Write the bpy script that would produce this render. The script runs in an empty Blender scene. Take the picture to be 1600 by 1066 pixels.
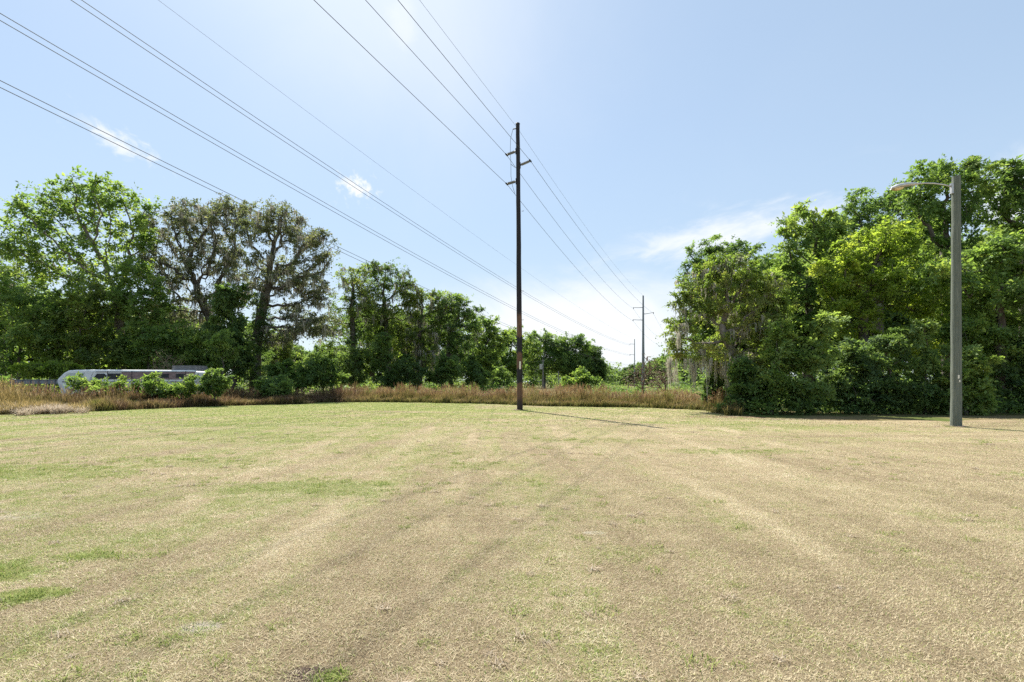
import bpy, math, random
import numpy as np
from mathutils import Vector

SC = bpy.context.scene
COL = SC.collection
R = math.radians

# ------------------------------------------------------------------ camera
EYE = 1.65
F = 800.0            # focal length in pixels of the 1600 px wide photograph
HOR = 597.0
cam_d = bpy.data.cameras.new('camera')
cam_d.sensor_width = 36.0
cam_d.lens = 18.0
cam_d.shift_y = (HOR - 533.0) / 1600.0
cam_d.clip_start = 0.05
cam_d.clip_end = 6000
cam = bpy.data.objects.new('camera', cam_d)
cam.location = (0, 0, EYE)
cam.rotation_euler = (R(90), 0, 0)
COL.objects.link(cam)
SC.camera = cam

# ------------------------------------------------------------------ sun, sky, exposure
SUN_DIR = Vector((-0.30, 0.70, 1.0)).normalized()
EXPOSURE = 1.3
SKY_STRENGTH = 0.068
sun_d = bpy.data.lights.new('sun', 'SUN')
sun_d.energy = 4.8
sun_d.angle = R(0.55)
sun_d.color = (1.0, 0.95, 0.86)
sun = bpy.data.objects.new('sun', sun_d)
sun.rotation_euler = SUN_DIR.to_track_quat('Z', 'Y').to_euler()
sun.location = (0, 0, 40)
COL.objects.link(sun)

SC.view_settings.view_transform = 'Standard'
SC.view_settings.look = 'None'
SC.view_settings.gamma = 1.0
SC.view_settings.exposure = EXPOSURE
SC.view_settings.use_curve_mapping = False
SC.render.engine = 'CYCLES'
SC.cycles.max_bounces = 8
SC.cycles.diffuse_bounces = 5
SC.cycles.glossy_bounces = 2
SC.cycles.transmission_bounces = 5
SC.cycles.transparent_max_bounces = 4
SC.cycles.use_denoising = False


class NT:
    """small node-tree writer"""
    def __init__(s, tree):
        s.t = tree
        tree.nodes.clear()

    def n(s, kind, **kw):
        nd = s.t.nodes.new(kind)
        for k, v in kw.items():
            setattr(nd, k, v)
        return nd

    def put(s, sock, v):
        if isinstance(v, bpy.types.NodeSocket):
            s.t.links.new(v, sock)
        elif v is not None:
            if sock.type == 'RGBA' and len(v) == 3:
                v = (*v, 1)
            sock.default_value = v

    def m(s, op, a, b=None, c=None, clamp=False):
        nd = s.n('ShaderNodeMath', operation=op, use_clamp=clamp)
        for i, v in enumerate((a, b, c)):
            if v is not None:
                s.put(nd.inputs[i], v)
        return nd.outputs[0]

    def v(s, op, a, b=None, out=0):
        nd = s.n('ShaderNodeVectorMath', operation=op)
        s.put(nd.inputs[0], a)
        if b is not None:
            s.put(nd.inputs[3 if op == 'SCALE' else 1], b)
        return nd.outputs[out]

    def mix(s, f, a, b, blend='MIX'):
        nd = s.n('ShaderNodeMix', data_type='RGBA', blend_type=blend)
        s.put(nd.inputs[0], f)
        s.put(nd.inputs[6], a)
        s.put(nd.inputs[7], b)
        return nd.outputs[2]

    def noise(s, vec, scale, detail=3, rough=0.55, dist=0.0):
        nd = s.n('ShaderNodeTexNoise')
        s.put(nd.inputs['Vector'], vec)
        nd.inputs['Scale'].default_value = scale
        nd.inputs['Detail'].default_value = detail
        nd.inputs['Roughness'].default_value = rough
        nd.inputs['Distortion'].default_value = dist
        return nd.outputs[0]

    def rng(s, x, a, b, c=0.0, d=1.0):
        nd = s.n('ShaderNodeMapRange', interpolation_type='SMOOTHSTEP')
        for i, v in enumerate((x, a, b, c, d)):
            s.put(nd.inputs[i], v)
        return nd.outputs[0]

    def ramp(s, f, stops):
        nd = s.n('ShaderNodeValToRGB')
        el = nd.color_ramp.elements
        while len(el) < len(stops):
            el.new(0.5)
        for e, (p, c) in zip(el, stops):
            e.position = p
            e.color = (*c, 1)
        s.put(nd.inputs[0], f)
        return nd.outputs[0]

    def attr(s, name):
        return s.n('ShaderNodeAttribute', attribute_name=name).outputs['Fac']


# ------------------------------------------------------------------ world
world = bpy.data.worlds.new('World')
SC.world = world
world.use_nodes = True
W = NT(world.node_tree)
skyn = W.n('ShaderNodeTexSky', sky_type='NISHITA')
skyn.sun_disc = False
skyn.sun_elevation = math.asin(SUN_DIR.z)
skyn.sun_rotation = math.atan2(SUN_DIR.x, SUN_DIR.y)
skyn.altitude = 0
skyn.air_density = 1.0
skyn.dust_density = 0.5
skyn.ozone_density = 1.4
D = W.n('ShaderNodeTexCoord').outputs['Generated']
sep = W.n('ShaderNodeSeparateXYZ')
W.put(sep.inputs[0], D)


def sky_dir(px, py):
    return Vector(((px - 800) / F, 1, (HOR - py) / F)).normalized()


def sky_blob(px, py, wx, wz, dens, nscale, lo, hi, tilt=0.0, ga=0.62, na=0.75):
    """a patch of cloud round one direction of the sky, broken up by noise"""
    c = sky_dir(px, py)
    side = c.cross(Vector((0, 0, 1))).normalized()
    up = side.cross(c)
    s2 = side * math.cos(tilt) + up * math.sin(tilt)
    u2 = up * math.cos(tilt) - side * math.sin(tilt)
    df = W.v('SUBTRACT', D, tuple(c))
    a = W.m('DIVIDE', W.v('DOT_PRODUCT', df, tuple(s2), out=1), wx)
    b = W.m('DIVIDE', W.v('DOT_PRODUCT', df, tuple(u2), out=1), wz)
    d = W.m('ADD', W.m('MULTIPLY', a, a), W.m('MULTIPLY', b, b))
    g = W.m('EXPONENT', W.m('MULTIPLY', d, -1.0))
    front = W.m('GREATER_THAN', W.v('DOT_PRODUCT', D, tuple(c), out=1), 0.0)
    cb = W.n('ShaderNodeCombineXYZ')
    W.put(cb.inputs[0], W.m('DIVIDE', W.v('DOT_PRODUCT', df, tuple(s2), out=1), max(1.0, wx / wz * 0.6)))
    W.put(cb.inputs[1], W.v('DOT_PRODUCT', df, tuple(u2), out=1))
    nz = W.noise(cb.outputs[0], nscale, 6, 0.6, 0.4)
    e = W.m('ADD', W.m('MULTIPLY', g, ga), W.m('MULTIPLY', nz, na))
    k = W.rng(e, lo, hi)
    return W.m('MULTIPLY', W.m('MULTIPLY', W.m('MULTIPLY', k, dens), front), W.m('POWER', g, 0.35))


zc = W.m('MAXIMUM', sep.outputs[2], 0.0)
# thin high haze whitening the sky, stronger towards the horizon
veil = W.noise(W.v('MULTIPLY', D, (1.0, 1.0, 2.2)), 1.6, 5, 0.55, 0.5)
hz = W.rng(zc, 0.0, 0.5, 0.85, 0.50)
veil_f = W.m('ADD', W.m('MULTIPLY', veil, 0.14), hz)
sky_col = W.mix(W.m('MINIMUM', veil_f, 0.85), skyn.outputs[0], W.mix(W.rng(zc, 0.0, .28), (4.6, 5.35, 5.85), (3.5, 4.5, 5.55)))
blobs = [
    sky_blob(920, 505, 0.28, 0.095, .95, 11, 0.48, 0.92),
    sky_blob(1112, 370, 0.15, 0.036, 0.85, 24, 1.0, 1.75, R(10), .6, 1.9),
    sky_blob(1180, 350, 0.12, 0.024, 0.7, 34, 1.05, 1.75, R(8), .6, 1.9),
    sky_blob(975, 560, 0.16, 0.03, 0.5, 18, 0.5, 0.9),
    sky_blob(187, 222, 0.05, 0.020, 0.85, 55, 1.15, 1.75, R(-14), .65, 1.9),
    sky_blob(557, 292, 0.030, 0.022, 1.0, 75, 1.1, 1.65, 0.0, .65, 1.9),
    sky_blob(630, 32, 0.03, 0.05, 0.35, 30, 0.6, 1.0),
    sky_blob(640, -20, 0.30, 0.24, 0.5, 2.5, 0.35, 1.25),
    sky_blob(1590, 310, 0.05, 0.06, 0.8, 20, 0.5, 0.9),
]
cm = blobs[0]
for bb in blobs[1:]:
    cm = W.m('SUBTRACT', W.m('ADD', cm, bb), W.m('MULTIPLY', cm, bb))
sky_fin = W.mix(cm, sky_col, (6.2, 6.35, 6.5))
# the bright air round the sun
sd = W.m('MAXIMUM', W.v('DOT_PRODUCT', D, tuple(SUN_DIR), out=1), 0.0)
glow = W.m('MULTIPLY', W.m('POWER', sd, 22.0), 0.35)
sky_fin = W.mix(glow, sky_fin, (6.6, 7.2, 7.3))
bg = W.n('ShaderNodeBackground')
W.put(bg.inputs[0], sky_fin)
bg.inputs[1].default_value = SKY_STRENGTH
wo = W.n('ShaderNodeOutputWorld')
W.put(wo.inputs[0], bg.outputs[0])


# ------------------------------------------------------------------ object helpers
def tag(o, label=None, cat=None, group=None, kind=None):
    if label: o['label'] = label
    if cat: o['category'] = cat
    if group: o['group'] = group
    if kind: o['kind'] = kind
    return o


def empty(name, loc, rz=0.0, parent=None):
    o = bpy.data.objects.new(name, None)
    o.empty_display_size = 0.3
    COL.objects.link(o)
    o.location = loc
    o.rotation_euler = (0, 0, rz)
    if parent: o.parent = parent
    return o


def link(name, me, parent=None, loc=None):
    o = bpy.data.objects.new(name, me)
    COL.objects.link(o)
    if parent: o.parent = parent
    if loc is not None: o.location = loc
    return o


def copy_tree(o, parent=None):
    c = o.copy()
    COL.objects.link(c)
    c.parent = parent
    for ch in list(o.children):
        copy_tree(ch, c)
    return c


def np_mesh(name, V, faces, mat, nper, smooth=False, attrs=None):
    """V (n,3), faces (m,nper) -> mesh, fast"""
    me = bpy.data.meshes.new(name)
    V = np.ascontiguousarray(V, np.float32)
    faces = np.ascontiguousarray(faces, np.int32)
    me.vertices.add(len(V))
    me.vertices.foreach_set('co', V.ravel())
    me.loops.add(faces.size)
    me.loops.foreach_set('vertex_index', faces.ravel())
    me.polygons.add(len(faces))
    me.polygons.foreach_set('loop_start', np.arange(0, faces.size, nper, dtype=np.int32))
    me.polygons.foreach_set('loop_total', np.full(len(faces), nper, np.int32))
    if smooth:
        me.polygons.foreach_set('use_smooth', np.ones(len(faces), bool))
    me.update(calc_edges=True)
    for k, (dom, arr) in (attrs or {}).items():
        a = me.attributes.new(k, 'FLOAT', dom)
        a.data.foreach_set('value', np.ascontiguousarray(arr, np.float32))
    me.materials.append(mat)
    return me


class MB:
    """collects simple solids into one mesh"""
    def __init__(s):
        s.v = []
        s.f = []

    def box(s, x0, x1, y0, y1, z0, z1, bev=0.0):
        b = len(s.v)
        s.v += [(x, y, z) for z in (z0, z1) for x, y in ((x0, y0), (x1, y0), (x1, y1), (x0, y1))]
        s.f += [tuple(b + i for i in q) for q in ((3, 2, 1, 0), (4, 5, 6, 7), (0, 1, 5, 4), (1, 2, 6, 5), (2, 3, 7, 6), (3, 0, 4, 7))]
        return s

    def tube(s, pts, rad, k=8, cap=True):
        pts = [Vector(p) for p in pts]
        if not hasattr(rad, '__len__'):
            rad = [rad] * len(pts)
        b = len(s.v)
        ref = Vector((0.13, 0.31, 0.94))
        for i, p in enumerate(pts):
            t = (pts[min(i + 1, len(pts) - 1)] - pts[max(i - 1, 0)]).normalized()
            r0 = ref if abs(t.dot(ref)) < 0.9 else Vector((1, 0, 0))
            u = t.cross(r0).normalized()
            w = t.cross(u)
            for j in range(k):
                a = 2 * math.pi * j / k
                s.v.append(tuple(p + (u * math.cos(a) + w * math.sin(a)) * rad[i]))
        for i in range(len(pts) - 1):
            for j in range(k):
                a, c = b + i * k + j, b + i * k + (j + 1) % k
                s.f.append((a, c, c + k, a + k))
        if cap:
            s.f.append(tuple(b + j for j in reversed(range(k))))
            s.f.append(tuple(b + (len(pts) - 1) * k + j for j in range(k)))
        return s

    def prism(s, poly, y0, y1, bulge=None):
        """polygon in xz swept along y"""
        b = len(s.v)
        n = len(poly)
        for y in (y0, y1):
            s.v += [(x, y, z) for x, z in poly]
        s.f.append(tuple(b + i for i in range(n)))
        s.f.append(tuple(b + n + i for i in reversed(range(n))))
        for i in range(n):
            j = (i + 1) % n
            s.f.append((b + i, b + n + i, b + n + j, b + j))
        return s

    def mesh(s, name, mat, smooth=False):
        me = bpy.data.meshes.new(name)
        me.from_pydata(s.v, [], s.f)
        me.materials.append(mat)
        if smooth:
            me.polygons.foreach_set('use_smooth', [True] * len(me.polygons))
        return me

    def build(s, name, mat, parent=None, smooth=False, loc=None):
        return link(name, s.mesh(name, mat, smooth), parent, loc)


def at(px, Y, z=0.0):
    return ((px - 800) / F * Y, Y, z)


def zat(py, Y):
    return EYE + (HOR - py) / F * Y


# ------------------------------------------------------------------ materials
def mat_new(name):
    m = bpy.data.materials.new(name)
    m.use_nodes = True
    return m, NT(m.node_tree)


def finish(T, shader, disp=None):
    o = T.n('ShaderNodeOutputMaterial')
    T.put(o.inputs[0], shader)


def principled(T, col, rough=0.7, spec=0.3, metal=0.0, normal=None):
    p = T.n('ShaderNodeBsdfPrincipled')
    T.put(p.inputs['Base Color'], col)
    T.put(p.inputs['Roughness'], rough)
    T.put(p.inputs['Metallic'], metal)
    T.put(p.inputs['Specular IOR Level'], spec)
    if normal is not None:
        T.put(p.inputs['Normal'], normal)
    return p.outputs[0]


def bump(T, h, strength, dist):
    b = T.n('ShaderNodeBump')
    b.inputs['Strength'].default_value = strength
    b.inputs['Distance'].default_value = dist
    T.put(b.inputs['Height'], h)
    return b.outputs[0]


def leaf_mat(name, stops, trans=0.5, tcol=(1.8, 1.72, 0.85), rough=0.62, spec=0.2):
    m, T = mat_new(name)
    t = T.attr('tint')
    col = T.ramp(t, stops)
    pr = principled(T, col, rough, spec)
    tr = T.n('ShaderNodeBsdfTranslucent')
    T.put(tr.inputs[0], T.mix(1.0, col, tcol, 'MULTIPLY'))
    mx = T.n('ShaderNodeMixShader')
    mx.inputs[0].default_value = trans
    T.put(mx.inputs[1], pr)
    T.put(mx.inputs[2], tr.outputs[0])
    finish(T, mx.outputs[0])
    return m


M = {}
M['leaf_bright'] = leaf_mat('leaf_bright', [(0, (.08, .145, .046)), (.5, (.155, .245, .075)), (1, (.26, .335, .11))], .5)
M['leaf_mid'] = leaf_mat('leaf_mid', [(0, (.065, .12, .045)), (.5, (.125, .205, .07)), (1, (.22, .30, .10))], .5)
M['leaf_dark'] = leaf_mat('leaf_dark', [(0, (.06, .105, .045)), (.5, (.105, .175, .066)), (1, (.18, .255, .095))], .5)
M['leaf_yellow'] = leaf_mat('leaf_yellow', [(0, (.12, .18, .045)), (.5, (.21, .29, .068)), (1, (.34, .39, .10))], .6, (1.75, 1.75, .75))
M['leaf_olive'] = leaf_mat('leaf_olive', [(0, (.08, .125, .04)), (.5, (.145, .20, .055)), (.85, (.225, .265, .08)), (1, (.26, .26, .10))], .5, (1.6, 1.75, .8))
M['leaf_oak'] = leaf_mat('leaf_oak', [(0, (.09, .11, .06)), (.5, (.16, .185, .095)), (.85, (.24, .255, .14)), (1, (.28, .26, .16))], .45, (1.2, 1.25, .8))
M['moss'] = leaf_mat('moss', [(0, (.18, .17, .14)), (.5, (.34, .33, .27)), (1, (.58, .56, .48))], .35, (1.05, 1.0, .92), .9, .05)

m, T = mat_new('bark')
pos = T.n('ShaderNodeNewGeometry').outputs['Position']
n1 = T.noise(T.v('MULTIPLY', pos, (1, 1, .25)), 9, 5, .65)
n2 = T.noise(pos, 1.4, 3, .6)
bc = T.mix(T.rng(n2, .4, .7), T.ramp(n1, [(.3, (.035, .028, .022)), (.7, (.13, .11, .09))]), (.16, .155, .14))
finish(T, principled(T, bc, .9, .15, 0, bump(T, n1, .6, .03)))
M['bark'] = m
m, T = mat_new('bark_grey')
pos = T.n('ShaderNodeNewGeometry').outputs['Position']
n1 = T.noise(T.v('MULTIPLY', pos, (1, 1, .35)), 7, 5, .65)
finish(T, principled(T, T.ramp(n1, [(.3, (.09, .075, .06)), (.7, (.25, .22, .19))]), .9, .15, 0, bump(T, n1, .5, .03)))
M['bark_grey'] = m
m, T = mat_new('twig_brown')
pos = T.n('ShaderNodeNewGeometry').outputs['Position']
finish(T, principled(T, T.ramp(T.noise(pos, 3, 3), [(.3, (.12, .075, .06)), (.7, (.26, .18, .15))]), .9, .1))
M['twig'] = m


def simple(name, c0, c1, scale=8, rough=.7, metal=0.0, spec=.3, stretch=(1, 1, 1), bs=0.0):
    m, T = mat_new(name)
    co = T.n('ShaderNodeTexCoord').outputs['Object']
    nz = T.noise(T.v('MULTIPLY', co, stretch), scale, 5, .6)
    nm = bump(T, nz, bs, .01) if bs else None
    finish(T, principled(T, T.ramp(nz, [(.3, c0), (.7, c1)]), rough, spec, metal, nm))
    M[name] = m
    return m


simple('steel_galv', (.17, .19, .21), (.27, .29, .31), 3, .55, .5, stretch=(1, 1, .2))
simple('aluminium', (.42, .42, .42), (.58, .58, .57), 10, .45, .55)
simple('lamp_lens', (.55, .42, .22), (.75, .62, .38), 14, .25, 0, .5)
simple('polymer_grey', (.20, .20, .19), (.32, .31, .29), 12, .5)
simple('dark_metal', (.02, .02, .025), (.05, .05, .055), 12, .5, .3)
simple('wire_metal', (.07, .075, .08), (.11, .115, .12), 6, .8, 0, .1)
simple('tag_white', (.6, .58, .5), (.8, .78, .7), 20, .5)
simple('camper_white', (.66, .67, .67), (.86, .86, .85), 2.2, .45, 0, .4, (1, 1, 2.2))
simple('camper_stripe', (.17, .11, .11), (.36, .26, .25), 2.4, .7, 0, .3, (1, 1, 3))
simple('camper_glass', (.012, .014, .016), (.04, .045, .05), 4, .5, 0, .3)
simple('camper_screen', (.38, .42, .42), (.56, .6, .6), 3, .2, 0, .6)
simple('weathered_grey', (.10, .10, .11), (.26, .255, .26), 4, .8, 0, .2, (1, 1, 3))
simple('rubber', (.02, .02, .02), (.04, .04, .04), 8, .8)
simple('ceramic_grey', (.35, .36, .37), (.5, .5, .5), 5, .4)

# the creosoted wooden transmission pole: bands of black and red-brown up its height
m, T = mat_new('pole_creosote')
co = T.n('ShaderNodeTexCoord').outputs['Object']
sp = T.n('ShaderNodeSeparateXYZ')
T.put(sp.inputs[0], co)
gr = T.noise(T.v('MULTIPLY', co, (1, 1, .06)), 26, 6, .7)
bl = T.noise(T.v('MULTIPLY', co, (1, 1, .5)), 2.5, 4, .65)
black = T.ramp(gr, [(.3, (.010, .010, .013)), (.72, (.035, .032, .038))])
brown = T.ramp(gr, [(.3, (.055, .03, .022)), (.72, (.20, .115, .08))])
zz = T.m('ADD', sp.outputs[2], T.m('MULTIPLY', T.m('SUBTRACT', bl, .5), .9))
up = T.rng(zz, 5.4, 5.75)
b1 = T.m('MULTIPLY', T.rng(zz, 3.25, 3.4), T.m('SUBTRACT', 1, T.rng(zz, 4.25, 4.4)))
b2 = T.m('MULTIPLY', T.rng(zz, 1.55, 1.65), T.m('SUBTRACT', 1, T.rng(zz, 2.4, 2.5)))
b3 = T.m('MULTIPLY', T.m('SUBTRACT', 1, T.rng(zz, .35, .8)), .8)
bk = T.m('MAXIMUM', T.m('MAXIMUM', up, b1), T.m('MAXIMUM', b2, b3))
bk = T.m('MAXIMUM', bk, T.m('MULTIPLY', T.rng(bl, .55, .7), .75))
finish(T, principled(T, T.mix(bk, brown, black), .75, .25, 0, bump(T, gr, .7, .02)))
M['pole_wood'] = m
# the grey-green treated lamp pole
m, T = mat_new('pole_treated')
co = T.n('ShaderNodeTexCoord').outputs['Object']
gr = T.noise(T.v('MULTIPLY', co, (1, 1, .05)), 30, 6, .7)
bl = T.noise(T.v('MULTIPLY', co, (1, 1, .3)), 3, 4, .65)
cc = T.ramp(gr, [(.25, (.07, .085, .07)), (.5, (.135, .155, .13)), (.75, (.23, .245, .21))])
cc = T.mix(T.m('MULTIPLY', T.rng(bl, .45, .7), .6), cc, (.12, .135, .105))
finish(T, principled(T, cc, .85, .2, 0, bump(T, gr, .8, .02)))
M['pole_treated'] = m


# ---- the lawn: one rule for how green or dry each spot is, used by the soil sheet and by the blades
PATCHES = [  # x, y, rx, ry, amount: where the turf has stayed green
    (-4.5, 4.45, 0.6, .30, 1.0), (-4.05, 4.85, .4, .18, .9), (-3.75, 3.95, .32, .16, 1.0), (-3.2, 8.0, 1.7, .7, .75), (-9.2, 9.4, 2.3, 1.0, .85),
    (-6.6, 10.6, 2.2, .8, .6), (-2.3, 3.3, .22, .10, .35), (-2.0, 12.0, 1.8, .9, .35), (2.0, 14.5, 2.0, .7, .35),
    (-7.5, 15.0, 4, 1.1, .55), (5.4, 12.2, 1.8, .5, .4), (1.0, 5.0, .5, .2, .35), (-3.9, 3.7, .3, .12, .35),
    (-.7, 10.0, 1.0, .5, .45), (-1.0, 2.86, .04, .05, .6),
]


def lawn_rule(T):
    """returns (green, tone, pos) sockets"""
    pos = T.n('ShaderNodeNewGeometry').outputs['Position']
    sp = T.n('ShaderNodeSeparateXYZ')
    T.put(sp.inputs[0], pos)
    x, y = sp.outputs[0], sp.outputs[1]
    # mower lanes: up and down the lawn, leaning on the left, crosswise at the far right where the mower turned
    warp = T.noise(pos, .06, 2, .5)
    xs = T.m('SUBTRACT', x, T.m('MULTIPLY', T.m('MULTIPLY', y, .24), T.rng(x, -7.0, 0.0, 1.0, 0.0)))
    cb2 = T.n('ShaderNodeCombineXYZ')
    T.put(cb2.inputs[0], T.m('ADD', T.m('MULTIPLY', xs, .75), T.m('MULTIPLY', warp, 3.0)))
    T.put(cb2.inputs[1], T.m('MULTIPLY', y, .055))
    lane_a = T.noise(cb2.outputs[0], 1.0, 5, .62)
    cb3 = T.n('ShaderNodeCombineXYZ')
    T.put(cb3.inputs[0], T.m('MULTIPLY', x, .07))
    T.put(cb3.inputs[1], T.m('ADD', T.m('MULTIPLY', y, .62), T.m('MULTIPLY', warp, 5.0)))
    lane_b = T.noise(cb3.outputs[0], 1.0, 5, .62)
    leftness = T.rng(x, -9.0, 7.0, 1.0, 0.0)
    cross = T.rng(T.m('ADD', y, T.m('MULTIPLY', x, .7)), 14.0, 24.0)
    lane = T.mix(cross, lane_a, lane_b)
    # wheel tracks pressed into the turf
    trk = None
    for (tx, k1, k2, tw) in ((1.35, .012, 0, .17), (2.9, .0, .0006, .20), (4.6, -.01, .002, .2), (-1.9, -.08, .001, .2), (-.7, -.03, 0, .15), (-3.6, -.14, .002, .22), (6.6, -.02, .004, .2)):
        c_ = T.m('ADD', tx, T.m('ADD', T.m('MULTIPLY', y, k1), T.m('MULTIPLY', T.m('MULTIPLY', y, y), k2)))
        dd = T.m('ABSOLUTE', T.m('SUBTRACT', T.m('ADD', x, T.m('MULTIPLY', T.m('SUBTRACT', warp, .5), .8)), c_))
        q = T.rng(dd, tw * .4, tw * 1.6, 1.0, 0.0)
        trk = q if trk is None else T.m('MAXIMUM', trk, q)
    trk = T.m('MULTIPLY', trk, T.m('MULTIPLY', T.rng(y, 17.0, 22.0, 1.0, 0.0), T.rng(T.noise(pos, .45, 3, .6), .42, .62)))
    big = T.noise(pos, .16, 4, .6, .3)
    med = T.noise(pos, .9, 5, .65, .2)
    fine = T.noise(pos, 5.5, 4, .7)
    far = T.rng(y, 9.0, 36.0)
    g = T.m('ADD', T.m('MULTIPLY', big, .55), T.m('MULTIPLY', med, .55))
    g = T.m('ADD', g, T.m('MULTIPLY', fine, .35))
    g = T.m('ADD', g, T.m('MULTIPLY', lane, .65))
    g = T.m('ADD', g, T.m('MULTIPLY', far, .16))
    g = T.m('ADD', g, T.m('MULTIPLY', leftness, .12))
    g = T.m('SUBTRACT', g, T.m('MULTIPLY', trk, .18))
    g = T.rng(g, 1.02, 1.38)
    ragged = T.m('MULTIPLY', T.rng(med, .38, .62), T.rng(fine, .3, .62))
    for (px_, py_, rx, ry, am) in PATCHES:
        a = T.m('DIVIDE', T.m('SUBTRACT', x, px_), rx)
        b = T.m('DIVIDE', T.m('SUBTRACT', y, py_), ry)
        q = T.m('EXPONENT', T.m('MULTIPLY', T.m('ADD', T.m('MULTIPLY', a, a), T.m('MULTIPLY', b, b)), -1.0))
        q = T.m('MULTIPLY', T.rng(T.m('MULTIPLY', q, T.m('ADD', .4, ragged)), .10, .42), am)
        g = T.m('MAXIMUM', g, q)
    tone = T.m('ADD', T.m('MULTIPLY', lane, .55), T.m('ADD', T.m('MULTIPLY', T.noise(pos, .35, 5, .65), .30), T.m('MULTIPLY', T.noise(pos, 1.7, 5, .7), .30)))
    tone = T.m('ADD', tone, T.m('MULTIPLY', trk, .055))
    return g, tone, pos, far


# soil sheet
m, T = mat_new('lawn_turf')
g, tone, pos, far = lawn_rule(T)
f2 = T.noise(pos, 38, 5, .75)
f3 = T.noise(pos, 140, 3, .8)
dry = T.ramp(T.m('ADD', T.m('MULTIPLY', T.m('SUBTRACT', tone, .08), 1.0), T.m('MULTIPLY', f2, .35)), [(.50, (.24, .18, .11)), (.72, (.43, .345, .215)), (.92, (.58, .49, .33))])
grn = T.ramp(f2, [(.3, (.15, .19, .045)), (.7, (.36, .37, .12))])
c = T.mix(T.m('MULTIPLY', g, .8), dry, grn)
c = T.mix(T.m('MULTIPLY', T.rng(f3, .36, .6, 1.0, 0.0), T.rng(far, 0, 1, .6, .22)), c, (.12, .09, .055))
# bare earth scrapes near the camera
sp = T.n('ShaderNodeSeparateXYZ')
T.put(sp.inputs[0], pos)
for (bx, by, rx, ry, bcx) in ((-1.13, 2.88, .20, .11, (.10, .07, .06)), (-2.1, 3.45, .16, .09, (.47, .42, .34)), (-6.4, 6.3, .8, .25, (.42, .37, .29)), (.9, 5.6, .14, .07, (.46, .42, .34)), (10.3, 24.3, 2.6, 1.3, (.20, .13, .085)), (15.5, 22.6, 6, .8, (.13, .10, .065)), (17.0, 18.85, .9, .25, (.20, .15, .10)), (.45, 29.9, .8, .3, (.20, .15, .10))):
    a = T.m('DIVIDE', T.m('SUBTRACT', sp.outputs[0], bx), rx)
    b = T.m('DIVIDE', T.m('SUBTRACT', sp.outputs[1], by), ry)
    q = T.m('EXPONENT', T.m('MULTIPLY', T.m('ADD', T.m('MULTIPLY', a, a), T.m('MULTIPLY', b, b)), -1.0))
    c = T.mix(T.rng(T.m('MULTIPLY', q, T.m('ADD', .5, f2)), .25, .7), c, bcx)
hgt = T.m('ADD', f3, T.m('MULTIPLY', f2, 1.5))
finish(T, principled(T, c, .95, .08, 0, bump(T, hgt, .9, .03)))
M['lawn'] = m

# blades
m, T = mat_new('lawn_blade')
g, tone, pos, far = lawn_rule(T)
t = T.attr('tint')
isg = T.rng(T.m('SUBTRACT', T.m('ADD', T.m('MULTIPLY', g, .95), .10), t), -.05, .05)
t2 = T.attr('shade')
dry = T.ramp(T.m('ADD', T.m('MULTIPLY', t2, .7), T.m('MULTIPLY', T.m('SUBTRACT', tone, .51), 1.9)), [(0, (.22, .17, .10)), (.35, (.475, .40, .255)), (.8, (.66, .575, .395)), (1, (.82, .75, .58))])
grn = T.ramp(t2, [(0, (.12, .20, .04)), (.5, (.26, .33, .08)), (1, (.46, .47, .17))])
c = T.mix(isg, dry, grn)
pr = principled(T, c, .6, .2)
tr = T.n('ShaderNodeBsdfTranslucent')
T.put(tr.inputs[0], c)
mx = T.n('ShaderNodeMixShader')
mx.inputs[0].default_value = .35
T.put(mx.inputs[1], pr)
T.put(mx.inputs[2], tr.outputs[0])
finish(T, mx.outputs[0])
M['blade'] = m

# rough ground beyond the lawn
m, T = mat_new('field_soil')
pos = T.n('ShaderNodeNewGeometry').outputs['Position']
a = T.noise(pos, .3, 5, .6)
b = T.noise(pos, 4, 5, .7)
c = T.mix(T.rng(a, .4, .62), T.ramp(b, [(.3, (.10, .075, .04)), (.7, (.24, .19, .10))]), T.ramp(b, [(.3, (.04, .06, .015)), (.7, (.11, .13, .035))]))
finish(T, principled(T, c, .95, .08, 0, bump(T, b, .8, .06)))
M['field'] = m

# tall dry grass
m, T = mat_new('tall_grass_blade')
pos = T.n('ShaderNodeNewGeometry').outputs['Position']
h = T.attr('h')
t = T.attr('tint')
wn = T.noise(pos, .22, 3, .6)
wn2 = T.noise(pos, .9, 3, .6)
low = T.ramp(T.m('ADD', T.m('MULTIPLY', t, .6), T.m('MULTIPLY', wn2, .4)), [(.15, (.035, .048, .015)), (.5, (.10, .115, .032)), (.75, (.19, .175, .065)), (.95, (.44, .38, .22))])
top = T.ramp(T.m('ADD', T.m('MULTIPLY', t, .5), T.m('MULTIPLY', wn, .55)), [(.2, (.10, .058, .036)), (.42, (.21, .125, .07)), (.58, (.30, .20, .10)), (.75, (.32, .26, .14)), (.95, (.50, .44, .31))])
grn = T.ramp(t, [(0, (.09, .13, .02)), (1, (.22, .24, .05))])
top = T.mix(T.rng(wn2, .56, .64), top, grn)
c = T.mix(T.rng(h, .62, .98), low, top)
gsp = T.n('ShaderNodeSeparateXYZ')
T.put(gsp.inputs[0], pos)
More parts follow.
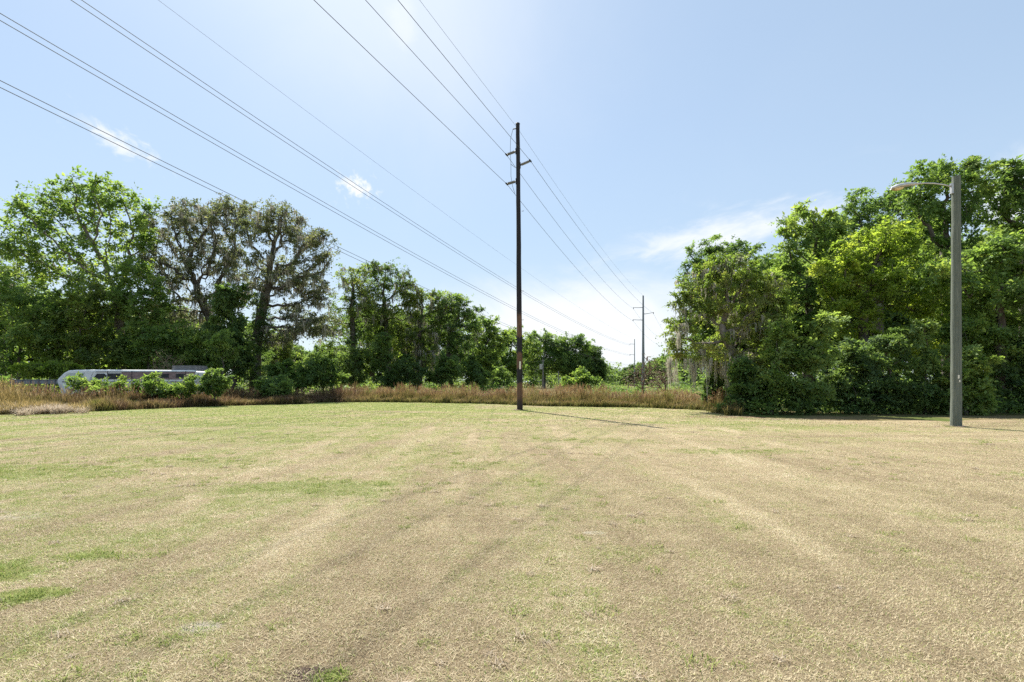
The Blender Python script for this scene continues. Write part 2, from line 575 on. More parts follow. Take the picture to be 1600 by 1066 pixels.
# the stand behind on the left is an older, darker red-brown growth
old = T.m('MULTIPLY', T.rng(T.m('ADD', gsp.outputs[1], T.m('MULTIPLY', gsp.outputs[0], .28)), 22.6, 23.6), T.rng(gsp.outputs[0], -15.0, -11.0, 1.0, 0.0))
old = T.m('MULTIPLY', old, T.rng(wn2, .35, .6, .9, .35))
fro = T.m('MULTIPLY', T.rng(T.m('ADD', gsp.outputs[1], T.m('MULTIPLY', gsp.outputs[0], .28)), 21.6, 22.6, 1.0, 0.0), T.rng(gsp.outputs[0], -13.0, -9.0, 1.0, 0.0))
c = T.mix(T.m('MULTIPLY', fro, T.rng(h, 0.0, .5, .25, .85)), c, T.ramp(T.m('ADD', T.m('MULTIPLY', t, .7), T.m('MULTIPLY', wn2, .3)), [(.1, (.10, .09, .03)), (.45, (.24, .20, .08)), (.8, (.42, .33, .17)), (1, (.60, .52, .36))]))
c = T.mix(old, c, T.ramp(t, [(0, (.05, .03, .022)), (.6, (.125, .075, .05)), (.93, (.21, .14, .10)), (1, (.5, .42, .34))]))
pr = principled(T, c, .7, .15)
tr = T.n('ShaderNodeBsdfTranslucent')
T.put(tr.inputs[0], T.mix(1.0, c, (1.2, 1.1, .9), 'MULTIPLY'))
mx = T.n('ShaderNodeMixShader')
mx.inputs[0].default_value = .45
T.put(mx.inputs[1], pr)
T.put(mx.inputs[2], tr.outputs[0])
finish(T, mx.outputs[0])
M['tallgrass'] = m


def straw_mat(name, stops):
    m, T = mat_new(name)
    c = T.ramp(T.attr('tint'), stops)
    pr = principled(T, c, .7, .15)
    tr = T.n('ShaderNodeBsdfTranslucent')
    T.put(tr.inputs[0], c)
    mx = T.n('ShaderNodeMixShader')
    mx.inputs[0].default_value = .4
    T.put(mx.inputs[1], pr)
    T.put(mx.inputs[2], tr.outputs[0])
    finish(T, mx.outputs[0])
    M[name] = m


straw_mat('straw_pale', [(0, (.30, .22, .14)), (1, (.62, .55, .44))])
straw_mat('weed_green', [(0, (.14, .21, .04)), (1, (.34, .38, .11))])

# ------------------------------------------------------------------ ground sheets
EDGE_PX = [(-1000, 652), (-400, 650), (0, 648), (150, 643), (350, 634.5), (470, 631.5), (500, 629), (600, 628.5), (750, 631), (860, 635), (1000, 637),
           (1100, 641), (1140, 650), (1300, 657), (1500, 657.5), (1620, 655), (2000, 655), (2600, 655)]
EX = np.array([p[0] for p in EDGE_PX], float)
EY = 1.65 * F / (np.array([p[1] for p in EDGE_PX], float) - HOR)


def edge_depth(px):
    return float(np.interp(px, EX, EY))


me = bpy.data.meshes.new('ground')
me.from_pydata([(-3000, -300, -.004), (3000, -300, -.004), (3000, 4500, -.004), (-3000, 4500, -.004)], [], [(0, 1, 2, 3)])
me.materials.append(M['field'])
tag(link('ground', me), 'flat rough field ground beyond the mown lawn', kind='structure')
rim = []
for px in np.arange(-900, 2500, 20):
    Y = edge_depth(px) + .35 * math.sin(px * .05) + .2 * math.sin(px * .13 + 1)
    rim.append(((px - 800) / F * Y, Y, 0))
poly = [(-60, -25, 0), (60, -25, 0)] + [(60, rim[-1][1], 0)] + rim[::-1] + [(-60, rim[0][1], 0)]
me = bpy.data.meshes.new('lawn')
me.from_pydata(poly, [], [tuple(range(len(poly)))])
me.materials.append(M['lawn'])
tag(link('lawn', me), 'wide mown lawn of dry tan turf with green patches', kind='structure')

# ------------------------------------------------------------------ scatter by geometry nodes (stuff only)
def scatter(name, pts, rot, scl, idx, templates, label, cat=None):
    me = bpy.data.meshes.new(name)
    me.vertices.add(len(pts))
    me.vertices.foreach_set('co', np.ascontiguousarray(pts, np.float32).ravel())
    a = me.attributes.new('rotv', 'FLOAT_VECTOR', 'POINT')
    a.data.foreach_set('vector', np.ascontiguousarray(rot, np.float32).ravel())
    a = me.attributes.new('sclv', 'FLOAT_VECTOR', 'POINT')
    a.data.foreach_set('vector', np.ascontiguousarray(scl, np.float32).ravel())
    a = me.attributes.new('idx', 'INT', 'POINT')
    a.data.foreach_set('value', np.ascontiguousarray(idx, np.int32))
    o = link(name, me)
    for t_ in templates:
        if t_.data.materials[0].name not in [mm.name for mm in me.materials]:
            me.materials.append(t_.data.materials[0])
    ng = bpy.data.node_groups.new(name, 'GeometryNodeTree')
    ng.interface.new_socket('Geometry', in_out='INPUT', socket_type='NodeSocketGeometry')
    ng.interface.new_socket('Geometry', in_out='OUTPUT', socket_type='NodeSocketGeometry')
    gi, go = ng.nodes.new('NodeGroupInput'), ng.nodes.new('NodeGroupOutput')

    def named(nm, dt):
        nd = ng.nodes.new('GeometryNodeInputNamedAttribute')
        nd.data_type = dt
        nd.inputs[0].default_value = nm
        return nd.outputs[0]
    r_, s_, i_ = named('rotv', 'FLOAT_VECTOR'), named('sclv', 'FLOAT_VECTOR'), named('idx', 'INT')
    jn = ng.nodes.new('GeometryNodeJoinGeometry')
    for k, t_ in enumerate(templates):
        oi = ng.nodes.new('GeometryNodeObjectInfo')
        oi.inputs[0].default_value = t_
        cp = ng.nodes.new('FunctionNodeCompare')
        cp.data_type = 'INT'
        cp.operation = 'EQUAL'
        ia = [s for s in cp.inputs if s.type == 'INT']
        ng.links.new(i_, ia[0])
        ia[1].default_value = k
        ip = ng.nodes.new('GeometryNodeInstanceOnPoints')
        ng.links.new(gi.outputs[0], ip.inputs['Points'])
        ng.links.new(cp.outputs[0], ip.inputs['Selection'])
        ng.links.new(oi.outputs['Geometry'], ip.inputs['Instance'])
        ng.links.new(r_, ip.inputs['Rotation'])
        ng.links.new(s_, ip.inputs['Scale'])
        ng.links.new(ip.outputs[0], jn.inputs[0])
    ng.links.new(jn.outputs[0], go.inputs[0])
    md = o.modifiers.new('scatter', 'NODES')
    md.node_group = ng
    tag(o, label, cat, kind='stuff')
    return o


def template(name, me):
    return bpy.data.objects.new(name, me)      # kept out of the scene: only drawn as blades of the scatter


def blades_mesh(name, rng, n, area, hmin, hmax, wid, lean, mat, seg=1, clump=0):
    """flat blades standing on a square patch; attributes tint, shade (per face), h (per vertex)"""
    if clump:
        cc = rng.uniform(-area / 2, area / 2, (clump, 2))
        base = cc[rng.integers(0, clump, n)] + rng.normal(0, .035, (n, 2))
    else:
        base = rng.uniform(-area / 2, area / 2, (n, 2))
    az = rng.uniform(0, 2 * np.pi, n)
    h = rng.uniform(hmin, hmax, n) * rng.uniform(.6, 1, n)
    ln = rng.uniform(.15, lean, n)
    w = wid * rng.uniform(.6, 1.3, n)
    d = np.stack([np.cos(az), np.sin(az)], 1)
    s = np.stack([-np.sin(az), np.cos(az)], 1)
    rows = []
    for k in range(seg + 1):
        u = k / (seg + 1)
        xy = base + d * (ln * h * (u ** 1.6))[:, None]
        z = h * u * (1 - .25 * ln * u)
        ww = w * (1 - .55 * u)
        rows.append(np.concatenate([xy - s * ww[:, None] / 2, z[:, None]], 1))
        rows.append(np.concatenate([xy + s * ww[:, None] / 2, z[:, None]], 1))
    tipxy = base + d * (ln * h)[:, None]
    rows.append(np.concatenate([tipxy, (h * (1 - .25 * ln))[:, None]], 1))
    nv = len(rows)
    V = np.stack(rows, 1).reshape(-1, 3)
    b = np.arange(n)[:, None] * nv
    F_ = []
    for k in range(seg):
        F_.append(b + np.array([[2 * k, 2 * k + 1, 2 * k + 3]]))
        F_.append(b + np.array([[2 * k, 2 * k + 3, 2 * k + 2]]))
    F_.append(b + np.array([[nv - 3, nv - 2, nv - 1]]))
    nf = len(F_)
    Fc = np.stack(F_, 1).reshape(-1, 3)
    hv = np.tile(np.repeat(np.arange(seg + 2), 2)[:nv] / (seg + 1), n)
    ti = np.repeat(rng.random(n), nf)
    sh = np.repeat(rng.random(n), nf)
    return np_mesh(name, V, Fc, mat, 3, attrs={'tint': ('FACE', ti), 'shade': ('FACE', sh), 'h': ('POINT', hv)})


rng = np.random.default_rng(11)
near_t = [template('turf_blade_patch', blades_mesh('turf_blade_patch', rng, 2400, .56, .010, .030, .0036, 2.4, M['blade'], 1, 210)) for _ in range(3)]
mid_t = [template('turf_mid_patch', blades_mesh('turf_mid_patch', rng, 2500, 1.1, .012, .034, .0075, 2.0, M['blade'], 0, 260)) for _ in range(3)]
far_t = [template('turf_far_patch', blades_mesh('turf_far_patch', rng, 2600, 2.2, .02, .05, .018, 1.6, M['blade'], 0, 420)) for _ in range(2)]


def lawn_points(y0, y1, step, margin, k0, nk):
    P = []
    y = y0
    while y < y1:
        xm = y * 1.02 + margin
        x = -xm
        while x < xm:
            if x > -58 and x < 58:
                px = x / max(y, .5) * F + 800
                if y < edge_depth(px) - .1:
                    P.append((x, y))
            x += step
        y += step
    P = np.array(P)
    return P, rng.integers(0, nk, len(P)) + k0


pa, ia = lawn_points(1.6, 8.6, .5, 1.6, 0, 3)
pb, ib = lawn_points(8.6, 20.0, 1.0, 2.5, 3, 3)
pc, ic = lawn_points(20.0, 43.0, 2.0, 3.5, 6, 2)
P = np.concatenate([pa, pb, pc])
idx = np.concatenate([ia, ib, ic])
pts = np.zeros((len(P), 3))
pts[:, :2] = P
rot = np.zeros((len(P), 3))
rot[:, 2] = rng.integers(0, 4, len(P)) * np.pi / 2 + rng.normal(0, .08, len(P))
scl = np.ones((len(P), 3))
scatter('lawn_grass', pts, rot, scl, idx, near_t + mid_t + far_t, 'short mown dry grass blades covering the lawn', 'grass')

# single green weeds and coarse tufts standing in the turf
wt = [template('weed_tuft', blades_mesh('weed_tuft', rng, 46, .14, .02, .05, .005, 1.8, M['weed_green'], 2)) for _ in range(3)]
wt += [template('dead_tuft', blades_mesh('dead_tuft', rng, 40, .10, .03, .06, .006, 2.6, M['straw_pale'], 2)) for _ in range(2)]
nw = 1300
wy = 2.0 + 17 * rng.random(nw) ** 1.25
wx = rng.uniform(-1, 1, nw) * (wy * 1.05 + 1.2)
gr_ = np.sin(wx * .9 + 1) + np.sin(wy * 1.1 + wx * .4) + rng.normal(0, .8, nw) > .3
wx, wy = wx[gr_], wy[gr_]
extra = [(px_ + rng.normal(0, rx * .55), py_ + rng.normal(0, ry * .55)) for (px_, py_, rx, ry, am) in PATCHES for _ in range(int(34 * am * min(2.5, rx * ry * 2 + .3)))]
ex_ = np.array(extra)
k_ids = np.concatenate([np.where(rng.random(len(wx)) < .66, rng.integers(0, 3, len(wx)), rng.integers(3, 5, len(wx))), rng.integers(0, 3, len(ex_))])
wx, wy = np.concatenate([wx, ex_[:, 0]]), np.concatenate([wy, ex_[:, 1]])
wr = np.zeros((len(wx), 3)); wr[:, 2] = rng.uniform(0, 6.28, len(wx))
wsc = np.ones((len(wx), 3)) * rng.uniform(.5, 1.25, len(wx))[:, None] * (1 + wy * .02)[:, None]
# longer uncut grass round the feet of the two poles
foot = []
for (fx, fy, fr) in ((at(1494, 18.9)[0], 18.9, .21), (at(812.5, 30)[0], 30.0, .26)):
    for _ in range(46):
        a_ = rng.uniform(0, 6.28)
        foot.append((fx + math.cos(a_) * (fr + abs(rng.normal(0, .07))), fy + math.sin(a_) * (fr + abs(rng.normal(0, .07)))))
foot = np.array(foot)
wx, wy = np.concatenate([wx, foot[:, 0]]), np.concatenate([wy, foot[:, 1]])
k_ids = np.concatenate([k_ids, rng.integers(2, 5, len(foot))])
fr_ = np.zeros((len(foot), 3)); fr_[:, 2] = rng.uniform(0, 6.28, len(foot))
wr = np.concatenate([wr, fr_]); wsc = np.concatenate([wsc, np.ones((len(foot), 3)) * rng.uniform(1.0, 2.0, len(foot))[:, None]])
scatter('weeds', np.stack([wx, wy, np.zeros(len(wx))], 1), wr, wsc, k_ids, wt, 'small green weeds and coarse tufts dotted through the lawn', 'weeds')

# tall dry grass along the far edge of the lawn
def tuft(name, rng, n, rad, hmin, hmax, wid, mat, plume=10):
    me0 = blades_mesh(name, rng, n, rad * 1.5, hmin, hmax, wid, .55, mat, 3)
    return me0


tg = []
for k in range(3):
    tg.append(template('tall_grass_tuft', tuft('tall_grass_tuft', rng, 90, .45, .7, 1.0, .022, M['tallgrass'])))


def plume_mesh(name, rng, n):
    """feathery seed heads: short bristles round the upper third of leaning stalks"""
    V = []
    Fq = []
    ti = []
    hv = []
    for i in range(n):
        bx, by = rng.uniform(-.35, .35, 2)
        az = rng.uniform(0, 6.28)
        ln = rng.uniform(.1, .35)
        H = rng.uniform(.85, 1.12)
        d = np.array([math.cos(az) * ln, math.sin(az) * ln, 1.0])
        b = len(V)
        s = np.array([-math.sin(az), math.cos(az), 0]) * .006
        p0, p1 = np.array([bx, by, 0]), np.array([bx, by, 0]) + d * H * .8
        V += [p0 - s, p0 + s, p1 + s, p1 - s]
        Fq.append((b, b + 1, b + 2, b + 3))
        hv += [.2, .2, .9, .9]
        tv = rng.random()
        ti.append(tv)
        for j in range(16):
            u = .78 + .24 * j / 16
            c = np.array([bx, by, 0]) + d * H * u
            a = rng.uniform(0, 6.28)
            o = np.array([math.cos(a), math.sin(a), .9]) * .055 * (1.25 - j / 18)
            w = np.array([-math.sin(a), math.cos(a), 0]) * .013
            b = len(V)
            V += [c, c + o * .5 + w, c + o, c + o * .5 - w]
            Fq.append((b, b + 1, b + 2, b + 3))
            hv += [1, 1, 1, 1]
            ti.append(tv)
    return np_mesh(name, np.array(V), np.array(Fq), M['tallgrass'], 4, attrs={'tint': ('FACE', ti), 'h': ('POINT', hv)})


pl = [template('grass_plume', plume_mesh('grass_plume', rng, 12)) for _ in range(3)]
pts, scls, ids = [], [], []


def top_profile(px, back):
    """height in metres of the tall grass beside the lawn"""
    if px < 470:
        f = .78 + .1 * math.sin(px * .045) + .05 * math.sin(px * .11)
        b = 1.24 + .10 * math.sin(px * .03 + 1)
        if px > 330:
            b = 1.16 - (px - 330) / 140 * .35
        return b if back > 2.6 else f
    b = 1.02 + .12 * math.sin(px * .05) + .10 * math.sin(px * .021 + 2) + .06 * math.sin(px * .13)
    if 690 < px < 745: b += .22
    if 745 <= px < 795: b -= .15
    if 470 <= px < 560: b -= .28 * (560 - px) / 90
    if px > 1060: b *= .85
    return b * (.55 if back < .5 else .8 if back < 1.0 else 1)


for px in np.arange(-260, 1150, 3.2):
    Y0 = edge_depth(px)
    wpx = 3.2 / F * Y0
    depth = 9.5 if px < 470 else 6.5
    nrow = int(depth * wpx * 6.5) + 1
    for _ in range(nrow):
        back = depth * rng.random() ** 1.3
        Y = Y0 + back
        x = ((px - 800) / F) * Y + rng.uniform(-wpx, wpx)
        # a gap between the low front strip and the taller stand on the left side
        if px < 470 and 2.0 < back < 2.6: continue
        h = top_profile(px, back) * rng.uniform(.78, 1.1) * (1 + .26 * math.sin(x * 1.7 + math.sin(Y * 1.3) * 2) * math.sin(x * .63 + 1))
        pts.append((x, Y, 0))
        scls.append((rng.uniform(.8, 1.1), rng.uniform(.8, 1.1), h))
        ids.append(int(rng.integers(0, 3)))
        if back > (1.2 if px > 470 else 2.6) and rng.random() < (.5 if px > 470 else .3):
            pts.append((x, Y, 0))
            scls.append((1, 1, h * 1.06))
            ids.append(3 + int(rng.integers(0, 3)))
rot = np.zeros((len(pts), 3))
rot[:, 2] = rng.uniform(0, 6.28, len(pts))
rot[:, 0] = rng.normal(0, .09, len(pts))
rot[:, 1] = rng.normal(.05, .09, len(pts))
scatter('tall_grass', pts, rot, scls, ids, tg + pl, 'tall reddish brown dry grass with feathery tops along the lawn edge', 'grass')

# a flattened heap of pale straw at the left edge of the lawn
n = 900
st = blades_mesh('straw_blades', rng, 140, .5, .35, .6, .016, 2.4, M['straw_pale'], 3)
stt = [template('straw_blades', st)]
n = 60
sx = rng.normal(0, .95, n); sy = rng.normal(0, .5, n)
c0 = at(45, 26.9)
pp = np.stack([c0[0] + sx, c0[1] + sy, np.zeros(n)], 1)
rr = np.zeros((n, 3)); rr[:, 2] = rng.uniform(0, 6.28, n)
ss = np.ones((n, 3)) * rng.uniform(.8, 1.35, n)[:, None]
ss[:, 2] *= 1.1
scatter('straw', pp, rr, ss, np.zeros(n, int), stt, 'pale flattened straw at the far left of the lawn edge', 'straw')

# ------------------------------------------------------------------ trees
def grow(rng, lobes, trunk, n_attr=420, step=.5, kill=.75, up=.08, jitter=.25, iters=90):
    """space colonisation. lobes: (x,y,z,rx,ry,rz) relative to the base. returns nodes, parents, attractor list"""
    vol = np.array([l[3] * l[4] * l[5] for l in lobes]) ** .8
    cnt = np.maximum(6, (n_attr * vol / vol.sum()).astype(int))
    A = []
    for l, c in zip(lobes, cnt):
        d = rng.normal(size=(c, 3))
        d /= np.linalg.norm(d, axis=1)[:, None]
        r = rng.random(c) ** .42
        A.append(np.array(l[:3]) + d * r[:, None] * np.array(l[3:6]))
    A = np.concatenate(A)
    A = A[A[:, 2] > .25]
    nodes = [np.array(trunk[0], float)]
    par = [-1]
    for p in trunk[1:]:
        p = np.array(p, float)
        q = nodes[-1]
        k = max(1, int(np.linalg.norm(p - q) / step))
        for i in range(1, k + 1):
            nodes.append(q + (p - q) * i / k + rng.normal(0, .04, 3) * (i < k))
            par.append(len(nodes) - 2)
    N = np.array(nodes)
    d2 = ((A[:, None] - N[None]) ** 2).sum(2)
    near = d2.argmin(1)
    dist = d2.min(1)
    alive = dist > kill * kill
    lastdir = {}
    for it in range(iters):
        if not alive.any(): break
        ai = np.nonzero(alive)[0]
        nn = near[ai]
        v = A[ai] - N[nn]
        v /= np.linalg.norm(v, axis=1)[:, None] + 1e-9
        S = np.zeros((len(N), 3))
        np.add.at(S, nn, v)
        src = np.unique(nn)
        dirs = S[src]
        L = np.linalg.norm(dirs, axis=1)
        dirs = dirs / (L[:, None] + 1e-9) + rng.normal(0, jitter, dirs.shape) + np.array([0, 0, up])
        dirs /= np.linalg.norm(dirs, axis=1)[:, None]
        new = N[src] + dirs * step
        base = len(N)
        N = np.concatenate([N, new])
        par += list(src)
        dd = ((A[ai][:, None] - new[None]) ** 2).sum(2)
        m_ = dd.min(1)
        am = dd.argmin(1) + base
        better = m_ < dist[ai]
        near[ai[better]] = am[better]
        dist[ai[better]] = m_[better]
        alive &= dist > kill * kill
        if len(N) > 9000: break
    return N, np.array(par), A


def branch_mesh(name, N, par, base_r, tip_r, mat, K=6, expo=2.3, min_r=0.0):
    n = len(N)
    acc = np.zeros(n)
    kids = np.zeros(n, int)
    for i in range(n - 1, 0, -1):
        if acc[i] == 0: acc[i] = 1.0
        acc[par[i]] += acc[i]
    r = acc ** (1 / expo)
    r = tip_r + (r - 1) * (base_r - tip_r) / max(r[0] - 1, .1)
    # flare at the foot
    zf = np.clip(1 - N[:, 2] / 1.0, 0, 1) * (r > base_r * .6)
    r = r * (1 + .35 * zf ** 2)
    main = np.full(n, -1)
    best = np.zeros(n)
    for i in range(1, n):
        p = par[i]
        if acc[i] > best[p]:
            best[p] = acc[i]
            main[p] = i
    dirp = np.zeros((n, 3))
    dirp[1:] = N[1:] - N[par[1:]]
    L = np.linalg.norm(dirp, axis=1)[:, None]
    dirp = dirp / np.maximum(L, 1e-6)
    dirp[0] = (0, 0, 1)
    tan = dirp.copy()
    hm = main >= 0
    tan[hm] += dirp[main[hm]]
    tan /= np.maximum(np.linalg.norm(tan, axis=1)[:, None], 1e-6)

    def ring(pos, t, rad):
        ref = np.where((np.abs(t[:, 0]) < .85)[:, None], np.array([1., 0, 0]), np.array([0, 1., 0]))
        u = np.cross(t, ref)
        u /= np.linalg.norm(u, axis=1)[:, None]
        w = np.cross(t, u)
        a = np.arange(K) * 2 * np.pi / K
        return pos[:, None] + rad[:, None, None] * (u[:, None] * np.cos(a)[None, :, None] + w[:, None] * np.sin(a)[None, :, None])
    keep = np.arange(1, n)
    keep = keep[r[keep] >= min_r]
    R0 = ring(N, tan, r)
    ismain = main[par[keep]] == keep
    side = keep[~ismain]
    Rs = ring(N[par[side]], dirp[side], np.minimum(r[side] * 1.15, r[par[side]]))
    V = np.concatenate([R0.reshape(-1, 3), Rs.reshape(-1, 3)])
    start = np.empty(n, int)
    start[keep[ismain]] = par[keep[ismain]]
    start[side] = n + np.arange(len(side))
    j = np.arange(K)
    j2 = (j + 1) % K
    s = start[keep][:, None] * K
    e = keep[:, None] * K
    Fq = np.stack([s + j, s + j2, e + j2, e + j], 2).reshape(-1, 4)
    return np_mesh(name, V, Fq, mat, 4, smooth=True), r, acc


def leaf_cloud(rng, C, T, n, sx, sz, size, droop=.15, flat=.75, per=2):
    """leaves set in small sprays: C twig positions, T their tints, n leaves in all"""
    m_ = len(C) * per
    SC_ = np.repeat(C, per, 0) + rng.normal(0, 1, (m_, 3)) * np.array([sx, sx, sz * 1.3]) * .85
    ST = np.repeat(T, per) + rng.normal(0, .17, m_)
    SN = rng.normal(0, 1, (m_, 3)) * .45 + np.array([0, -.12, 1.0]) * flat
    SN /= np.linalg.norm(SN, axis=1)[:, None]
    U = np.cross(SN, np.array([.3, 1, .1]))
    U /= np.linalg.norm(U, axis=1)[:, None]
    Wv = np.cross(SN, U)
    wts = rng.gamma(1.3, 1.0, m_)
    k = rng.choice(m_, n, p=wts / wts.sum())
    a = rng.uniform(0, 2 * np.pi, n)
    R_ = np.abs(rng.normal(0, 1, n)) * sx * .8 * rng.uniform(.6, 1.2, m_)[k]
    rad = U[k] * np.cos(a)[:, None] + Wv[k] * np.sin(a)[:, None]
    pos = SC_[k] + rad * R_[:, None] + SN[k] * (rng.normal(0, .16, n) * sx)[:, None]
    pos[:, 2] -= .22 * R_ ** 2 / max(sx, .1)
    d = rad + rng.normal(0, .45, (n, 3)) + np.array([0, 0, -droop])
    d /= np.linalg.norm(d, axis=1)[:, None]
    nr = SN[k] + rng.normal(0, .42, (n, 3))
    s = np.cross(d, nr)
    s /= np.maximum(np.linalg.norm(s, axis=1)[:, None], 1e-6)
    nn = np.cross(s, d)
    L = size * np.clip(rng.lognormal(-.06, .36, n), .4, 2.1)
    wd = L * rng.uniform(.36, .66, n)
    tip = pos + d * L[:, None]
    mid = pos + d * (L * .48)[:, None] + nn * (L * .10)[:, None]
    V = np.stack([pos, mid + s * wd[:, None] / 2, tip, mid - s * wd[:, None] / 2], 1).reshape(-1, 3)
    Fq = np.arange(4 * n).reshape(-1, 4)
    tint = np.clip(ST[k] + rng.normal(0, .10, n), 0, 1)
    return V, Fq, tint


def moss_mesh(name, rng, C, per, lmin, lmax, wid=.10, spread=.15):
    """Spanish moss: bunches of thin ragged strands hanging from the branches"""
    n = len(C) * per
    base = np.repeat(C, per, 0) + rng.normal(0, spread, (n, 3)) * np.array([1, 1, .25])
    cl = np.repeat(rng.uniform(lmin, lmax, len(C)), per)
    L = cl * rng.uniform(.35, 1, n)
    az = rng.uniform(0, np.pi, n)
    s = np.stack([np.cos(az), np.sin(az), np.zeros(n)], 1)
    w = wid * rng.uniform(.5, 1.5, n)
    rows = []
    S = 4
    dr = rng.normal(0, .05, (n, 3)) * np.array([1, 1, 0])
    for k in range(S + 1):
        u = k / S
        c = base + dr * u * L[:, None] + rng.normal(0, .022, (n, 3)) * np.array([1, 1, .3])
        c[:, 2] -= L * u
        ww = w * (1 - .75 * u) * rng.uniform(.6, 1.3, n)
        rows += [c - s * ww[:, None] / 2, c + s * ww[:, None] / 2]
    V = np.stack(rows, 1).reshape(-1, 3)
    b = np.arange(n)[:, None] * (2 * S + 2)
    Fq = np.stack([b[:, 0][:, None] + np.array([2 * k, 2 * k + 1, 2 * k + 3, 2 * k + 2])[None] for k in range(S)], 1).reshape(-1, 4)
    ti = np.repeat(np.clip(rng.normal(.5, .28, n), 0, 1), S)
    return np_mesh(name, V, Fq, M['moss'], 4, attrs={'tint': ('FACE', ti)})


TOTAL = [0]


def tree(name, px, Y, lobes, trunk, label, cat='tree', leaf='leaf_mid', n_leaf=30000, size=.15, attr=420, step=.5, base_r=.25,
         seed=0, moss=0, moss_len=(.4, 1.4), moss_z=(0, 99), bark='bark', group=None, sx=.34, sz=.2, up=.08, jitter=.25, tips=.012,
         vines=0, vine_z=(0, 8), vine_r=.5, kill=.75, depth=.85, leaf2=None, n2=0, flat=.75, tintb=.5, leafy=7, wild=0.0, ragged=4):
    """lobes (px, py, rx_px, rz_px[, y offset m]) and trunk [(px, py[, y offset])] give the outline as seen at depth Y"""
    rng = np.random.default_rng(seed * 7 + 3)
    n_leaf = int(n_leaf * .86)
    size *= 1.08
    x0 = (px - 800) / F * Y
    LB = []
    for l in lobes:
        oy = l[4] if len(l) > 4 else 0.0
        Yl = Y + oy
        LB.append(((l[0] - 800) / F * Yl - x0, oy, zat(l[1], Yl), l[2] / F * Yl, l[2] / F * Yl * depth, l[3] / F * Yl))
    kids_ = []
    for (lx, ly, lz, ra, rb, rc) in LB:
        for _ in range(ragged):
            d = rng.normal(size=3)
            d /= np.linalg.norm(d)
            if d[2] < -.3: d[2] *= -.5
            f_ = rng.uniform(.85, 1.12)
            q_ = rng.uniform(.22, .42)
            kids_.append((lx + d[0] * ra * f_, ly + d[1] * rb * f_, max(.4, lz + d[2] * rc * f_), ra * q_, rb * q_, rc * q_))
    LB = [(a_, b_, c_, d_ * .9, e_ * .9, f_ * .9) for (a_, b_, c_, d_, e_, f_) in LB] + kids_
    TR = [(0, 0, -.1)]
    for t_ in trunk:
        oy = t_[2] if len(t_) > 2 else 0.0
        Yl = Y + oy
        TR.append(((t_[0] - 800) / F * Yl - x0, oy, zat(t_[1], Yl)))
    N, par, A = grow(rng, LB, TR, int(attr * 1.5), step, kill * .85, up, jitter)
    root = empty(name, (x0, Y, 0))
    tag(root, label, cat, group)
    bm_, r, acc = branch_mesh(name + '_trunk', N, par, base_r, tips, M[bark])
    link('trunk' if cat == 'tree' else 'stem', bm_, root)
    thin = np.nonzero((acc <= leafy) & (np.arange(len(N)) > len(TR) * 2))[0]
    nlen = 0
    if n_leaf:
        C = N[thin]
        # slow colour drift from bough to bough
        k = rng.normal(0, 1, (6, 3)) * .45
        ph = rng.uniform(0, 6.28, 6)
        T_ = tintb + .11 * np.sin(C @ k.T + ph).sum(1) / 1.4
        V, Fq, tint = leaf_cloud(rng, C, T_, n_leaf, sx, sz, size, flat=flat)
        if wild:
            V = V + rng.normal(0, wild, V.shape)
        link('crown' if cat == 'tree' else 'foliage', np_mesh(name + '_crown', V, Fq, M[leaf], 4, attrs={'tint': ('FACE', tint)}), root)['kind'] = 'stuff'
        nlen += n_leaf
    if vines:
        big = np.nonzero((r > base_r * .3) & (N[:, 2] > vine_z[0]) & (N[:, 2] < vine_z[1]))[0]
        C = N[big]
        a = rng.uniform(0, 6.28, (len(C) * 4))
        C = np.repeat(C, 4, 0) + np.stack([np.cos(a), np.sin(a), rng.normal(0, .5, len(a))], 1) * vine_r * np.array([1, 1, .4])
        V, Fq, tint = leaf_cloud(rng, C, np.full(len(C), .35), vines, vine_r * .5, .3, .14)
        link('vines', np_mesh(name + '_vines', V, Fq, M['leaf_dark'], 4, attrs={'tint': ('FACE', tint)}), root)['kind'] = 'stuff'
        nlen += vines
    if moss:
        cand = np.nonzero((N[:, 2] > moss_z[0]) & (N[:, 2] < moss_z[1]) & (acc < 60))[0]
        C = N[rng.choice(cand, moss)]
        per = 9
        link('spanish_moss', moss_mesh(name + '_moss', rng, C, per, *moss_len), root)['kind'] = 'stuff'
        nlen += moss * per * 4
    TOTAL[0] += nlen * 2 + len(N) * 12
    return root


exec_trees = True

# ---- left side, near to far
tree('bright_tree', 188, 50,
     [(115, 320, 62, 45), (190, 325, 42, 46), (58, 345, 38, 50), (105, 395, 80, 50), (195, 400, 38, 55), (225, 360, 22, 40), (150, 295, 40, 22), (60, 420, 45, 35), (150, 455, 60, 40)],
     [(190, 560), (186, 500), (182, 455)],
     'tall airy tree with bright green leaves and fanning limbs at far left', leaf='leaf_bright', n_leaf=28000, size=.26, attr=620, base_r=.36, seed=1, bark='bark_grey', sx=.36, sz=.26, up=.16, leafy=5)
tree('left_edge_tree', 2, 57,
     [(5, 430, 38, 50), (-50, 400, 50, 60), (40, 450, 35, 35), (-20, 500, 60, 50), (-90, 470, 60, 60)], [(4, 540), (0, 480)],
     'grey-green mossy tree cut by the left border of the photo', leaf='leaf_olive', n_leaf=30000, size=.2, seed=2, base_r=.35, moss=50, bark='bark')
